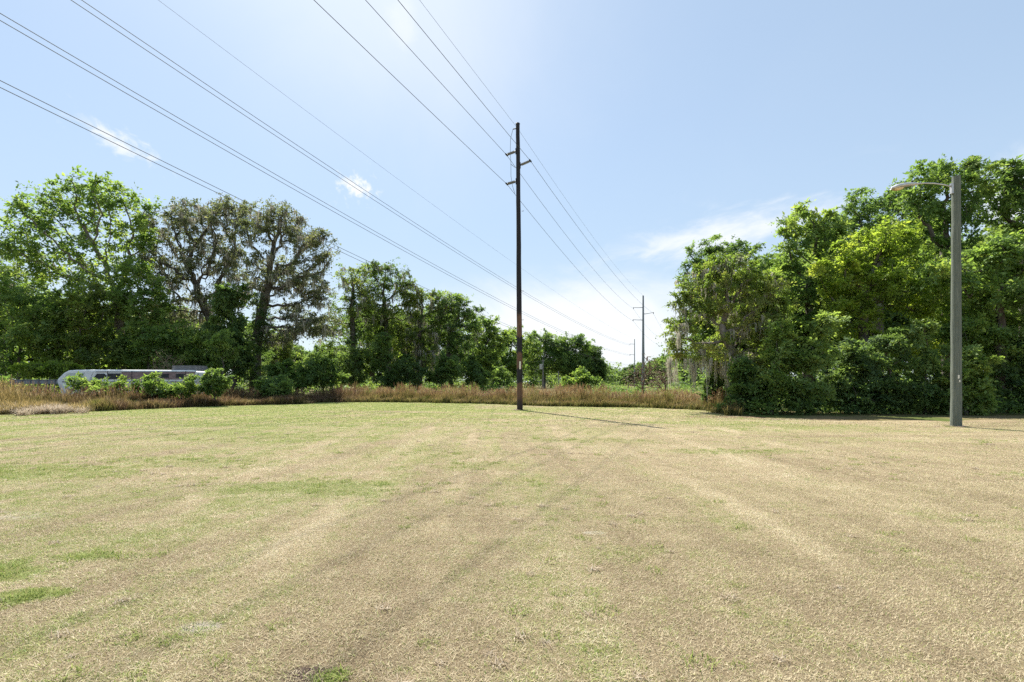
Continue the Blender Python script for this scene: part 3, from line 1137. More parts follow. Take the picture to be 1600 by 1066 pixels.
tree('mossy_oak', 345, 54,
     [(290, 355, 50, 42), (255, 420, 42, 50), (345, 345, 40, 36), (330, 410, 52, 50), (275, 490, 55, 35), (380, 330, 30, 22), (240, 360, 22, 34), (330, 480, 40, 40), (300, 325, 22, 16), (370, 350, 24, 26), (238, 400, 22, 40), (350, 390, 30, 30)],
     [(345, 545), (330, 500), (312, 465)],
     'broad brownish oak draped in grey moss, beside the bright green tree', leaf='leaf_oak', n_leaf=50000, size=.17, attr=900, base_r=.45, tips=.026, ragged=7, seed=3, moss=420, moss_len=(.35, 1.25), jitter=.45, sx=.34, leafy=5)
tree('mossy_oak', 398, 51,
     [(430, 350, 40, 40), (480, 380, 36, 38), (395, 365, 26, 40), (465, 440, 52, 34), (505, 400, 18, 40), (425, 430, 34, 46), (480, 500, 50, 26), (450, 335, 25, 14), (505, 460, 24, 25), (375, 455, 30, 40), (500, 515, 34, 22), (450, 520, 34, 24)],
     [(400, 550), (408, 490), (420, 440)],
     'mossy oak with forked top and trunk wrapped in dark vines', leaf='leaf_oak', n_leaf=44000, size=.17, attr=820, base_r=.5, tips=.026, ragged=7, seed=4, moss=360, moss_len=(.35, 1.25), jitter=.42,
     vines=15000, vine_z=(0, 10.5), vine_r=.75, leafy=5)

under = [
    (30, 46, [(20, 470, 55, 40), (60, 520, 50, 40), (0, 540, 50, 45), (60, 480, 40, 30)], 'leaf_bright', 'leafy bright green young tree low at far left'),
    (130, 47, [(120, 510, 50, 45), (150, 470, 40, 30), (100, 550, 50, 35), (160, 550, 45, 40)], 'leaf_olive', 'mid green young tree below the tall airy tree'),
    (232, 48, [(225, 470, 42, 50), (240, 530, 45, 40), (210, 560, 40, 30), (200, 430, 25, 35)], 'leaf_bright', 'green young tree between the airy tree and mossy oak'),
    (300, 49, [(300, 540, 40, 35), (320, 570, 40, 28), (280, 570, 30, 25)], 'leaf_bright', 'dark leafy shrub tree under the brownish mossy oak'),
    (365, 47, [(360, 470, 28, 30), (370, 555, 30, 40), (355, 520, 28, 36)], 'leaf_dark', 'dark shrubby tree at the foot of the mossy oaks'),
]
for i, (px, Y, lb, lf, lab) in enumerate(under):
    tree('young_tree', px, Y, lb, [(px, 580), (px, 555)], lab, leaf=lf, n_leaf=19000, size=.24, attr=330, base_r=.13, seed=20 + i, leafy=8)

tree('vine_tree', 550, 60,
     [(545, 440, 22, 28), (530, 490, 26, 30), (560, 430, 16, 20), (575, 480, 22, 36), (515, 530, 22, 20)],
     [(552, 540), (550, 490), (552, 450)],
     'slim half-bare tree with vine-covered trunk and sky gaps', leaf='leaf_olive', n_leaf=11000, size=.17, attr=300, base_r=.3, seed=5, moss=60, vines=9000, vine_z=(0, 12), vine_r=.35)
tree('oak_tree', 607, 62,
     [(598, 428, 24, 20), (580, 460, 22, 28), (625, 450, 24, 28), (600, 490, 36, 36), (640, 485, 22, 36), (610, 540, 36, 30), (625, 425, 18, 16), (570, 430, 18, 22), (575, 520, 22, 30)],
     [(606, 550), (603, 500), (600, 470)],
     'tall open-crowned oak, tallest of the middle row behind the brown grass', leaf='leaf_olive', n_leaf=32000, size=.18, attr=500, base_r=.35, seed=6, moss=90, sx=.4, leafy=6)
tree('oak_tree', 655, 62,
     [(650, 462, 22, 22), (675, 468, 22, 24), (692, 478, 14, 20), (640, 450, 16, 16), (645, 520, 28, 34), (675, 515, 24, 34), (660, 560, 30, 28)],
     [(656, 560), (656, 510)],
     'olive oak with pale moss, left of the dark round-topped tree', leaf='leaf_olive', n_leaf=26000, size=.17, attr=420, base_r=.33, seed=7, moss=180, moss_len=(.5, 1.6), sx=.4)
tree('oak_tree', 708, 63,
     [(708, 476, 26, 20), (732, 492, 24, 22), (690, 500, 18, 26), (705, 515, 24, 24), (742, 520, 16, 16), (720, 545, 26, 24)],
     [(700, 570), (702, 530), (710, 505)],
     'dark green round-topped tree with leaning trunk, left of the wooden pole', leaf='leaf_mid', n_leaf=26000, size=.18, attr=380, base_r=.3, seed=8, moss=40, sx=.36)
tree('oak_tree', 752, 68,
     [(752, 520, 22, 20), (775, 532, 20, 22), (755, 560, 28, 28), (735, 560, 20, 28), (762, 506, 16, 14), (785, 528, 16, 16), (742, 505, 14, 14)], [(752, 580), (752, 560)],
     'rounded fresh green tree just left of the wooden pole', leaf='leaf_mid', n_leaf=26000, size=.21, attr=380, base_r=.25, seed=9)
tree('oak_tree', 795, 78,
     [(797, 526, 20, 16), (780, 540, 18, 22), (814, 538, 16, 20), (795, 568, 28, 24), (830, 548, 14, 20), (775, 522, 14, 14)], [(795, 585), (795, 560)],
     'small green tree directly behind the wooden pole', leaf='leaf_bright', n_leaf=24000, size=.24, attr=380, base_r=.25, seed=10)
for i, (px, Y, lb, lab, lf) in enumerate([
    (850, 128, [(838, 538, 20, 20), (860, 536, 22, 20), (822, 560, 16, 26), (845, 570, 30, 24), (872, 565, 22, 26)], 'broad dark green tree right of the wooden pole, above the short pole', 'leaf_mid'),
    (893, 130, [(885, 540, 20, 18), (905, 545, 18, 20), (895, 570, 28, 24)], 'dark green tree with billowing crown, middle of the distant clump', 'leaf_mid'),
    (928, 133, [(925, 552, 15, 17), (934, 570, 11, 24), (918, 572, 16, 24), (935, 590, 10, 16)], 'right-hand end tree of the distant green clump', 'leaf_dark'),
]):
    tree('oak_tree', px, Y, lb, [(px, 590), (px, 575)], lab, leaf=lf, n_leaf=30000, size=.34, attr=420, step=.8, kill=1.1, base_r=.5, seed=11 + i, sx=.75, sz=.5)

# vine-smothered columns and shrubs at the foot of the middle row
feet = [
    (555, 57, [(555, 570, 20, 38), (550, 590, 24, 22)], 'leaf_dark', 'dark cone-shaped vine-smothered shrub at the foot of the slim tree'),
    (597, 57, [(597, 560, 16, 42), (597, 590, 22, 22)], 'leaf_mid', 'narrow vine-covered green column, second from the gap'),
    (640, 58, [(640, 580, 22, 30), (625, 592, 20, 18)], 'leaf_dark', 'dark shrub beneath the moss-hung olive oak'),
    (690, 58, [(690, 585, 24, 24), (708, 575, 16, 22)], 'leaf_mid', 'green shrub below the leaning trunk'),
    (738, 60, [(738, 580, 18, 26), (755, 590, 18, 18)], 'leaf_mid', 'small upright shrub left of the wooden pole'),
    (785, 72, [(785, 590, 20, 18), (770, 592, 16, 16)], 'leaf_dark', 'dark low shrub close behind the wooden pole'),
    (448, 46, [(440, 585, 26, 24), (460, 595, 24, 18)], 'leaf_bright', 'sunlit light green shrub right of the mossy oaks'),
    (505, 48, [(500, 580, 26, 24), (520, 588, 22, 22), (480, 592, 20, 18)], 'leaf_mid', 'wide leafy shrub under the sky gap'),
    (430, 39.5, [(430, 604, 28, 12)], 'leaf_mid', 'low yellow-green shrub at the brown grass, right of the round shrub'),
]
for i, (px, Y, lb, lf, lab) in enumerate(feet):
    tree('shrub', px, Y, lb, [(px, 600)], lab, cat='shrub', leaf=lf, n_leaf=15000, size=.17, attr=230, base_r=.06, seed=40 + i, sx=.3)
tree('round_shrub', 335, 35, [(335, 594, 19, 19), (330, 606, 20, 14), (343, 600, 14, 16)], [(335, 606)],
     'dense round dark green shrub right of the old motorhome', cat='shrub', leaf='leaf_mid', n_leaf=16000, size=.11, attr=260, step=.3, kill=.4, base_r=.05, seed=51, sx=.16, sz=.12)
tree('round_shrub', 908, 98, [(905, 594, 22, 14), (920, 598, 16, 12), (890, 600, 16, 11)], [(908, 600)],
     'rounded bright green shrub in front of the distant tree clump', cat='shrub', leaf='leaf_bright', n_leaf=14000, size=.26, attr=260, base_r=.08, seed=52, sx=.4)
for i, (px, Y, lb, lab) in enumerate([
    (175, 34.0, [(130, 600, 16, 8), (160, 606, 24, 7), (185, 601, 12, 9), (120, 590, 8, 5)], 'low bright green weedy shrub before the motorhome windscreen'),
    (240, 34.3, [(235, 603, 22, 10), (252, 610, 22, 9), (240, 592, 10, 8)], 'leafy yellow-green shrub growing against the motorhome side'),
    (283, 34.6, [(285, 608, 22, 10), (300, 596, 8, 9), (270, 612, 18, 9), (305, 588, 5, 6)], 'bright green shrub with one raised spray by the motorhome tail'),
]):
    tree('weedy_shrub', px, Y, lb, [(px, 610)], lab, cat='shrub', leaf='leaf_bright', n_leaf=7000, size=.12, attr=200, step=.3, kill=.4, base_r=.04, seed=54 + i, sx=.2, sz=.11, ragged=9)

tree('spray_shrub', 78, 42, [(75, 572, 32, 12), (55, 582, 28, 10), (100, 580, 22, 10)], [(78, 592)],
     'light green shrub with flat sprays behind the trailer', cat='shrub', leaf='leaf_yellow', n_leaf=9000, size=.16, attr=220, base_r=.06, seed=151, sx=.3, sz=.1)
tree('spray_shrub', 345, 44, [(345, 535, 22, 18), (362, 550, 18, 14)], [(348, 590), (347, 560)],
     'light green spray of leaves between the two mossy oaks', cat='shrub', leaf='leaf_bright', n_leaf=6000, size=.17, attr=180, base_r=.06, seed=152, sx=.3, sz=.1)
# leafless shrubs
tree('bare_shrub', 262, 43, [(255, 565, 20, 18), (272, 570, 18, 14), (262, 580, 22, 14)], [(262, 598)],
     'leafless reddish brown shrub behind the motorhome roof', cat='shrub', n_leaf=1200, leaf='leaf_oak', size=.09, attr=420, step=.3, kill=.36, base_r=.06, seed=60, bark='twig', tips=.014)
tree('bare_shrub', 1005, 50, [(1000, 588, 18, 20), (1018, 578, 16, 22), (1028, 592, 16, 20), (983, 597, 12, 14), (1008, 560, 8, 10)], [(1005, 602)],
     'tangle of grey-brown leafless brush before the steel pole', cat='shrub', n_leaf=900, leaf='leaf_oak', size=.11, attr=1000, step=.32, kill=.36, base_r=.09, seed=61, bark='twig', tips=.028)
tree('bare_shrub', 1040, 47, [(1035, 590, 14, 18), (1050, 582, 12, 16), (1022, 600, 14, 10)], [(1040, 604)],
     'smaller leafless brown brush between the steel pole and hanging moss', cat='shrub', n_leaf=500, leaf='leaf_oak', size=.1, attr=700, step=.32, kill=.36, base_r=.07, seed=62, bark='twig', tips=.026)

# ---- right side
tree('mossy_leaning_tree', 1170, 29,
     [(1075, 505, 32, 42), (1110, 450, 38, 48), (1150, 500, 48, 45), (1090, 552, 44, 18), (1180, 450, 45, 45), (1060, 545, 20, 20), (1140, 560, 30, 16), (1060, 500, 20, 26), (1190, 545, 45, 36), (1120, 420, 25, 26), (1150, 430, 36, 34), (1205, 490, 36, 40), (1180, 590, 30, 26)],
     [(1165, 610), (1150, 560, -.4), (1130, 520, -.6)],
     'leaning olive tree trailing long grey moss beside the lawn', leaf='leaf_olive', n_leaf=56000, size=.125, attr=680, base_r=.26, seed=70, moss=130, moss_len=(.3, 1.0), sx=.26, sz=.17, step=.4, kill=.55, bark='bark_grey')
tree('tall_oak', 1130, 47,
     [(1130, 400, 36, 30), (1095, 400, 24, 28), (1160, 395, 28, 24), (1120, 450, 50, 40), (1075, 440, 16, 34), (1180, 440, 36, 40), (1105, 385, 20, 12)],
     [(1130, 560), (1130, 490), (1130, 450)],
     'dark round-crowned oak rising behind the leaning mossy tree', leaf='leaf_mid', n_leaf=34000, size=.17, attr=480, base_r=.4, seed=71, sx=.35)
tree('leafy_tree', 1262, 34,
     [(1265, 355, 36, 34), (1235, 400, 30, 34), (1300, 390, 44, 40), (1250, 450, 50, 45), (1310, 450, 50, 45), (1228, 345, 14, 16), (1285, 350, 28, 26), (1250, 328, 14, 10), (1225, 372, 20, 20), (1240, 520, 40, 40), (1290, 540, 40, 36)],
     [(1262, 580), (1265, 500), (1265, 440)],
     'leafy tree with ragged green top in the middle of the right-hand wood', leaf='leaf_bright', n_leaf=48000, size=.16, attr=620, base_r=.32, seed=72, sx=.32, leafy=7)
tree('leafy_tree', 1340, 31,
     [(1340, 400, 52, 38), (1390, 380, 46, 38), (1360, 450, 60, 36), (1300, 430, 36, 32), (1420, 410, 36, 46), (1430, 470, 40, 40), (1320, 500, 50, 36), (1400, 535, 44, 34), (1450, 540, 30, 34), (1340, 560, 40, 28)],
     [(1345, 590), (1350, 520), (1352, 460)],
     'yellow-green sunlit tree filling the wood left of the street lamp', leaf='leaf_yellow', n_leaf=42000, size=.16, attr=640, base_r=.3, seed=73, sx=.33, sz=.15, leafy=7)
tree('tall_oak', 1372, 44,
     [(1355, 322, 40, 30), (1400, 318, 36, 28), (1325, 340, 28, 24), (1390, 370, 60, 40), (1420, 400, 40, 40), (1440, 350, 26, 40)],
     [(1372, 540), (1372, 460), (1372, 400)],
     'dark-topped oak behind the yellow-green tree, under the lamp head', leaf='leaf_mid', n_leaf=32000, size=.18, attr=420, base_r=.4, seed=74, sx=.4)
tree('feathery_tree', 1478, 33,
     [(1455, 286, 38, 30), (1500, 274, 38, 26), (1425, 300, 24, 22), (1530, 300, 24, 26), (1440, 330, 36, 30), (1500, 330, 40, 34), (1540, 285, 26, 24), (1480, 385, 46, 40), (1510, 262, 26, 14), (1465, 440, 34, 34, -1.2), (1485, 490, 36, 36, -1.2)],
     [(1480, 580), (1478, 480), (1476, 400)],
     'tallest feathery light green tree directly behind the street lamp', leaf='leaf_bright', n_leaf=32000, size=.17, attr=620, base_r=.3, seed=75, sx=.36, leafy=6, flat=.55)
tree('feathery_tree', 1590, 33,
     [(1580, 275, 30, 26), (1610, 300, 36, 40), (1565, 330, 26, 20), (1600, 350, 40, 26), (1650, 310, 40, 50)],
     [(1600, 580), (1602, 480), (1604, 380)],
     'open-topped tree with dark limbs at the right border', leaf='leaf_mid', n_leaf=22000, size=.17, attr=420, base_r=.32, seed=76, sx=.36, leafy=5)
tree('layered_tree', 1560, 28,
     [(1550, 400, 45, 30), (1470, 430, 30, 30), (1600, 400, 45, 40), (1540, 460, 50, 36), (1600, 480, 50, 40), (1640, 430, 40, 50), (1525, 520, 40, 34), (1590, 550, 50, 40), (1500, 440, 30, 40)],
     [(1565, 600), (1565, 520), (1565, 450)],
     'dark green tree with layered sprays right of the street lamp', leaf='leaf_bright', n_leaf=44000, size=.15, attr=560, base_r=.25, seed=77, sx=.38, sz=.12, leafy=7)
for i, (px, Y, top, lab) in enumerate([
    (1700, 32, 300, 'broad green tree just beyond the right border'),
    (1790, 30, 330, 'second green tree beyond the right border'),
]):
    tree('border_tree', px, Y, [(px, top + 60, 50, 60), (px - 20, top + 130, 50, 60), (px + 20, top + 150, 60, 60), (px, top + 220, 60, 50)],
         [(px, 560), (px, 460)], lab, leaf='leaf_mid', n_leaf=22000, size=.2, attr=360, base_r=.3, seed=80 + i, sx=.4, group='trees beyond the right border')
# dense undergrowth shrubs at the lawn edge on the right
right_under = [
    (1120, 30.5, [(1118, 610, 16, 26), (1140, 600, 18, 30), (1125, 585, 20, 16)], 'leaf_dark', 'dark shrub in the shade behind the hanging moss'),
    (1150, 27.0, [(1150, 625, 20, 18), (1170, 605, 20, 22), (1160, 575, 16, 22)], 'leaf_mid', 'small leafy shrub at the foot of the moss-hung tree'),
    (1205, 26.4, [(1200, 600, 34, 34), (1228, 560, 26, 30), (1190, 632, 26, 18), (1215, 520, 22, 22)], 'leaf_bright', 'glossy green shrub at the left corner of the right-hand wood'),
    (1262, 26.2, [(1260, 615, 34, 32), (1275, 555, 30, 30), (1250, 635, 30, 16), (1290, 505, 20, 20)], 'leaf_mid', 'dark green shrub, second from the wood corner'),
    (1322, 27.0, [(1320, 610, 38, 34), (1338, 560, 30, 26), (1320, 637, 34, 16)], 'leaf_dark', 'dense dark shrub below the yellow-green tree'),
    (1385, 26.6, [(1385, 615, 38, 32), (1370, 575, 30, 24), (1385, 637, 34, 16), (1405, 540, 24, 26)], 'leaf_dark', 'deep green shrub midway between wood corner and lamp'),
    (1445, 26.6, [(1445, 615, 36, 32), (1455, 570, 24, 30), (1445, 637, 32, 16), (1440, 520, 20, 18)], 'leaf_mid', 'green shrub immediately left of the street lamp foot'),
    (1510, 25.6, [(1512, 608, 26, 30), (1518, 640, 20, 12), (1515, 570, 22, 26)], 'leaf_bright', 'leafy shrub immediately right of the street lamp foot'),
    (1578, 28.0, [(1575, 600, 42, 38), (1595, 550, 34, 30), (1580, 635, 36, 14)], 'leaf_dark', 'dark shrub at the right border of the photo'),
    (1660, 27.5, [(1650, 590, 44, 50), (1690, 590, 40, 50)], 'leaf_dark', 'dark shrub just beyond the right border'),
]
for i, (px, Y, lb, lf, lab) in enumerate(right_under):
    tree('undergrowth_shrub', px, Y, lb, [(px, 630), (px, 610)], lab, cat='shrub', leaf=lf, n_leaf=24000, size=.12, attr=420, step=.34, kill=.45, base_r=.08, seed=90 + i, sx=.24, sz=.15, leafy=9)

# long curtains of moss on the low left boughs of the leaning tree
rt = [o for o in COL.objects if o.name.startswith('mossy_leaning_tree')][0]
rg = np.random.default_rng(5)
lobs = ((1046, 560, 612, 5, 40), (1053, 575, 606, 3, 14), (1056, 560, 636, 1.0, 5), (1070, 562, 585, 7, 20), (1084, 566, 620, 4.5, 40), (1079, 562, 604, 3, 24), (1096, 566, 590, 5, 20),
        (1104, 568, 640, 1.0, 5), (1118, 566, 606, 2.5, 14), (1108, 560, 596, 7, 22), (1137, 568, 628, 7, 60), (1143, 575, 640, 4, 34), (1128, 560, 600, 4, 22), (1150, 560, 600, 8, 34), (1060, 520, 556, 4, 22), (1072, 505, 536, 4, 18))
Vm, Fm, Tm, nb = [], [], [], 0
for (px, p0, p1, wp, k) in lobs:
    yo = rg.normal(0, .35)
    for _ in range(k * 2):
        Y = 27.9 + yo + rg.normal(0, .10)
        u0 = rg.normal(0, 1)
        x = (px + u0 * wp * .55 - 800) / F * Y - rt.location.x
        z0 = zat(p0 + rg.uniform(-4, 10), Y)
        z1 = zat(p1 - (p1 - p0) * min(.8, abs(u0) * .35 + rg.random() * .35), Y)
        w = rg.uniform(.006, .024)
        a_ = rg.uniform(0, 3.14)
        dx_, dy_ = math.cos(a_) * w, math.sin(a_) * w
        cx_, cy_ = x, Y - rt.location.y
        for q in range(6):
            u = q / 5
            cx_ += rg.normal(0, .03) - (cx_ - x) * .1
            cy_ += rg.normal(0, .018)
            t_ = (1 - .8 * u) * rg.uniform(.6, 1.3)
            zq = z0 + (z1 - z0) * u
            Vm += [(cx_ - dx_ * t_, cy_ - dy_ * t_, zq), (cx_ + dx_ * t_, cy_ + dy_ * t_, zq)]
            if q < 5:
                Fm.append((nb + 2 * q, nb + 2 * q + 1, nb + 2 * q + 3, nb + 2 * q + 2))
                Tm.append(rg.uniform(.45, 1))
        nb += 12
link('moss_curtain', np_mesh('moss_curtain', np.array(Vm), np.array(Fm), M['moss'], 4, attrs={'tint': ('FACE', Tm)}), rt)['kind'] = 'stuff'

# ---- background trees: three kinds, copied along the back of both woods
def generic(name, label, leaf, seed, H, n_leaf, moss=0, group=None):
    rng = np.random.default_rng(seed)
    root = empty(name, (0, 0, 0))
    tag(root, label, 'tree', group)
    LB = [(rng.uniform(-.2, .2) * H, rng.uniform(-.2, .2) * H, H * rng.uniform(.3, .8), H * .24, H * .24, H * .18) for _ in range(7)]
    LB.append((0, 0, H * .82, H * .2, H * .2, H * .16))
    N, par, A = grow(rng, LB, [(0, 0, -.1), (0.1, 0, H * .25), (0, .1, H * .42)], 360, .6, .9)
    bm_, r, acc = branch_mesh(name + '_trunk', N, par, .32, .015, M['bark'])
    link('trunk', bm_, root)
    thin = np.nonzero(acc <= 7)[0]
    C = N[thin]
    T_ = .5 + .2 * np.sin(C[:, 0] * .9 + seed) * np.cos(C[:, 2] * .8)
    V, Fq, tint = leaf_cloud(rng, C, T_, n_leaf, .45, .3, .24)
    link('crown', np_mesh(name + '_crown', V, Fq, M[leaf], 4, attrs={'tint': ('FACE', tint)}), root)['kind'] = 'stuff'
    if moss:
        cand = np.nonzero(acc < 40)[0]
        link('spanish_moss', moss_mesh(name + '_moss', rng, N[rng.choice(cand, moss)], 12, .5, 1.8), root)['kind'] = 'stuff'
    return root


g1 = generic('background_tree', '', 'leaf_mid', 31, 11, 26000)
g2 = generic('background_tree', '', 'leaf_dark', 32, 10, 26000)
g3 = generic('background_tree', '', 'leaf_olive', 33, 11, 22000, 60)
protos = [g1, g2, g3]
used = [False] * 3
rg = np.random.default_rng(77)


def place_bg(px, Y, top, k, label, group):
    global used
    if used[k]:
        o = copy_tree(protos[k])
    else:
        o = protos[k]
        used[k] = True
    H = (11, 10, 11)[k]
    s = zat(top, Y) / H
    o.location = at(px, Y)
    o.scale = (s * rg.uniform(.85, 1.05), s * rg.uniform(.85, 1.05), s)
    o.rotation_euler = (0, 0, rg.uniform(0, 6.28))
    tag(o, label, 'tree', group)


LG, RG, FG = 'trees filling the back of the left wood', 'trees filling the back of the right wood', 'far treeline at the end of the corridor'
for px in range(-300, 480, 42):
    place_bg(px + rg.uniform(-12, 12), 70 + rg.uniform(-4, 5), (455 if px < 250 else 500) + rg.uniform(-25, 20), int(rg.integers(0, 3)), 'shaded background tree behind the left-hand wood', LG)
for px in range(575, 960, 26):
    Yb = 84 if px < 760 else 150
    place_bg(px + rg.uniform(-6, 6), Yb + rg.uniform(-4, 5), (478 if px < 690 else 515 if px < 745 else 535 if px < 820 else 552) + rg.uniform(-10, 10), int(rg.integers(0, 2)), 'green background tree behind the middle row of trees', 'trees filling the back of the middle row')
for px in range(1130, 1760, 33):
    place_bg(px + rg.uniform(-12, 12), 52 + rg.uniform(-3, 5), (440 if px < 1250 else 375) + rg.uniform(-20, 20), int(rg.integers(0, 2)), 'shaded background tree behind the right-hand wood', RG)
for px in range(936, 1090, 6):
    place_bg(px + rg.uniform(-3, 3), 240 + rg.uniform(-15, 25), 577 - (px > 985) * 8 - (px > 1020) * 14 + rg.uniform(-5, 4), int(rg.integers(0, 2)), 'small distant tree in the far treeline between the two woods', FG)
for px in range(436, 566, 14):
    place_bg(px + rg.uniform(-4, 4), 95 + rg.uniform(-5, 5), 545 + rg.uniform(-14, 8), 0, 'low distant tree glimpsed through the sky gap', 'low trees in the sky gap')

# leafy undergrowth that nobody could count, filling the floor of the woods and closing the far side
def undergrowth(name, regions, leaf, label, seed):
    rng = np.random.default_rng(seed)
    Vs, Ts = [], []
    for (p0, p1, y0, y1, hmax, nC, nL, size) in regions:
        pxs = rng.uniform(p0, p1, nC)
        Ys = rng.uniform(y0, y1, nC)
        hh = hmax * (.45 + .55 * rng.random(nC)) * (.75 + .25 * np.sin(pxs * .06 + seed) + .15 * np.sin(pxs * .17))
        C = np.stack([(pxs - 800) / F * Ys, Ys, hh * rng.random(nC) ** .7], 1)
        V, _, t = leaf_cloud(rng, C, .5 + .3 * np.sin(C[:, 0] * .7), nL, size * 2.4, size * 1.5, size)
        V[:, 2] = np.maximum(V[:, 2], .01)
        Vs.append(V)
        Ts.append(t)
    V = np.concatenate(Vs)
    link(name, np_mesh(name, V, np.arange(len(V)).reshape(-1, 4), M[leaf], 4, attrs={'tint': ('FACE', np.concatenate(Ts))}))
    tag(bpy.data.objects[name], label, kind='stuff')
    TOTAL[0] += len(V) // 2


undergrowth('undergrowth', [
    (1145, 1800, 25.5, 34, 1.5, 700, 16000, .14), (1120, 1800, 36, 55, 4.5, 700, 18000, .26), (1180, 1640, 26, 31, 1.1, 500, 9000, .14), (-60, 200, 45, 52, 3.2, 260, 8000, .24),
    (-220, 540, 46, 60, 2.6, 500, 14000, .24), (-220, 450, 66, 80, 6.5, 500, 16000, .33),
    (540, 800, 60, 70, 2.6, 400, 12000, .22)], 'leaf_mid', 'shady leafy undergrowth covering the floor of the woods', 3)
undergrowth('far_woods', [(-200, 560, 100, 120, 7.0, 600, 14000, .5), (540, 960, 135, 160, 9.0, 700, 22000, .6), (930, 1110, 230, 290, 8.5, 700, 14000, .9), (1040, 1900, 72, 95, 11, 800, 15000, .5), (930, 1110, 55, 95, 1.3, 400, 8000, .22)],
            'leaf_dark', 'far wooded edge seen as one low green mass', 8)

# ------------------------------------------------------------------ power poles
LDIR = Vector((.3526, .9358, 0))          # direction of the line from the first pole to the second
PERP = Vector((.9358, -.3526, 0))

# main wooden pole
Y1 = 30.0
root = empty('wooden_power_pole', at(812.5, Y1))
tag(root, 'tall dark wooden power pole standing alone on the lawn', 'power pole')
x_top = (809.0 - 812.5) / F * Y1
H1 = zat(194, Y1)
mb = MB()
npt = 26
rngp = random.Random(4)
mb.tube([(x_top * (i / npt) + rngp.uniform(-.006, .006), 0, -.2 + (H1 + .2) * i / npt) for i in range(npt + 1)],
        [(.172 + (.112 - .172) * i / npt) * rngp.uniform(.985, 1.015) for i in range(npt + 1)], 20)
mb.build('pole_shaft', M['pole_wood'], root, smooth=False)
cap = MB().tube([(x_top, 0, H1 + .002), (x_top, 0, H1 + .05)], [.135, .11], 16)
cap.build('pole_cap', M['dark_metal'], root)
MB().box(-.045, .045, -.178, -.166, zat(577, Y1), zat(565, Y1)).build('number_plate', M['tag_white'], root)
for (pz, sgn) in ((500, 1), (590, -1), (455, 1), (330, 1), (590, 1)):
    z = zat(pz, Y1)
    MB().tube([(sgn * .10, 0, z), (sgn * .21, 0, z), (sgn * .21, 0, z + .04)], .014, 6).build('step_bolt', M['dark_metal'], root)
tips = []
for (py_tip, py_base, sgn) in ((239, 236, -1), (254.5, 259, 1), (285, 283, -1)):
    z0, z1 = zat(py_base, Y1), zat(py_tip, Y1)
    ln = .60
    d = PERP * sgn
    xo = x_top * z0 / H1
    p0 = Vector((xo, 0, z0)) + d * .10
    p1 = Vector((xo, 0, z1)) + d * (.12 + ln - (.0 if sgn < 0 else -.04))
    ib = MB()
    k = 13
    pp, rr_ = [], []
    for i in range(k * 2 + 1):
        u = i / (k * 2)
        pp.append(p0.lerp(p1, .16 + .74 * u))
        rr_.append(.085 if i % 2 else .05)
    ib.tube(pp, rr_, 12)
    ins = ib.build('post_insulator', M['polymer_grey'], root)
    bb = MB().tube([p0, p0.lerp(p1, .2)], .045, 10)
    bb.box(p0.x - .06, p0.x + .06, p0.y - .06, p0.y + .06, p0.z - .16, p0.z + .16)
    bb.build('bracket', M['dark_metal'], ins)
    MB().tube([p1 - LDIR * .14, p1 + LDIR * .14], [.045, .045], 8).tube([p0.lerp(p1, .88), p1], .04, 8).build('clamp', M['dark_metal'], ins)
    tips.append(Vector(root.location) + p1)
# bracket and down lead near the top
hook = MB().tube([(x_top - .1, 0, zat(201, Y1)), (x_top - .28, 0, zat(202, Y1))], .03, 8)
hook.build('ground_wire_bracket', M['dark_metal'], root)
dl = [(x_top - .28, 0, zat(202, Y1)), (x_top - .42, -.05, zat(217, Y1)), (x_top - .44, -.05, zat(240, Y1)), (x_top - .40, -.05, zat(255, Y1)), (x_top - .40, -.05, zat(276, Y1)), (x_top - .30, -.05, zat(292, Y1)), (x_top - .17, -.05, zat(303, Y1))]
MB().tube(dl, .012, 6).tube([(x_top - .42, -.05, zat(257, Y1)), (x_top - .15, -.1, zat(263, Y1))], .012, 6).build('down_lead', M['wire_metal'], root)
top1 = Vector(root.location) + Vector((x_top, 0, zat(201, Y1)))

# steel pole beyond
Y2 = 90.0
root = empty('steel_power_pole', at(1005, Y2))
tag(root, 'grey steel power pole rising behind the brown grass', 'power pole')
H2 = zat(462, Y2)
MB().tube([(0, 0, -.2), (0, 0, H2 * .5), (0, 0, H2)], [.29, .21, .13], 14).build('pole_shaft', M['steel_galv'], root)
tips2 = []
for (py_tip, py_base, px_tip) in ((480, 480.5, 991), (489, 491, 1019.5), (499, 500, 990.5)):
    sx_ = (px_tip - 1005) / F * Y2 / .9358
    d = PERP * sx_
    p0, p1 = Vector((0, 0, zat(py_base, Y2))), Vector((0, 0, zat(py_tip, Y2))) + d
    arm = MB().tube([p0, p0.lerp(p1, .5) + Vector((0, 0, -.03)), p1], [.07, .055, .045], 8).build('crossarm', M['steel_galv'], root)
    MB().tube([p1 + Vector((0, 0, .02)), p1 - Vector((0, 0, .28))], [.07, .05], 8).build('insulator', M['dark_metal'], arm)
    tips2.append(Vector(root.location) + p1 - Vector((0, 0, .2)))
top2 = Vector(root.location) + Vector((0, 0, H2))

# third, farther steel pole of the other line
Y3 = 150.0
root = empty('steel_power_pole', at(991.5, Y3))
tag(root, 'thin distant steel pole left of the nearer steel pole', 'power pole')
H3 = zat(530, Y3)
MB().tube([(0, 0, -.2), (0, 0, H3)], [.17, .10], 12).build('pole_shaft', M['steel_galv'], root)
for py in (538, 554.5, 569.5):
    z = zat(py, Y3)
    arm = MB().tube([(0, 0, z), (-1.25, .5, z + .15)], [.07, .05], 8).build('crossarm', M['steel_galv'], root)
    MB().tube([(-1.25, .5, z + .15), (-1.25, .5, z - .15)], .07, 8).build('insulator', M['dark_metal'], arm)


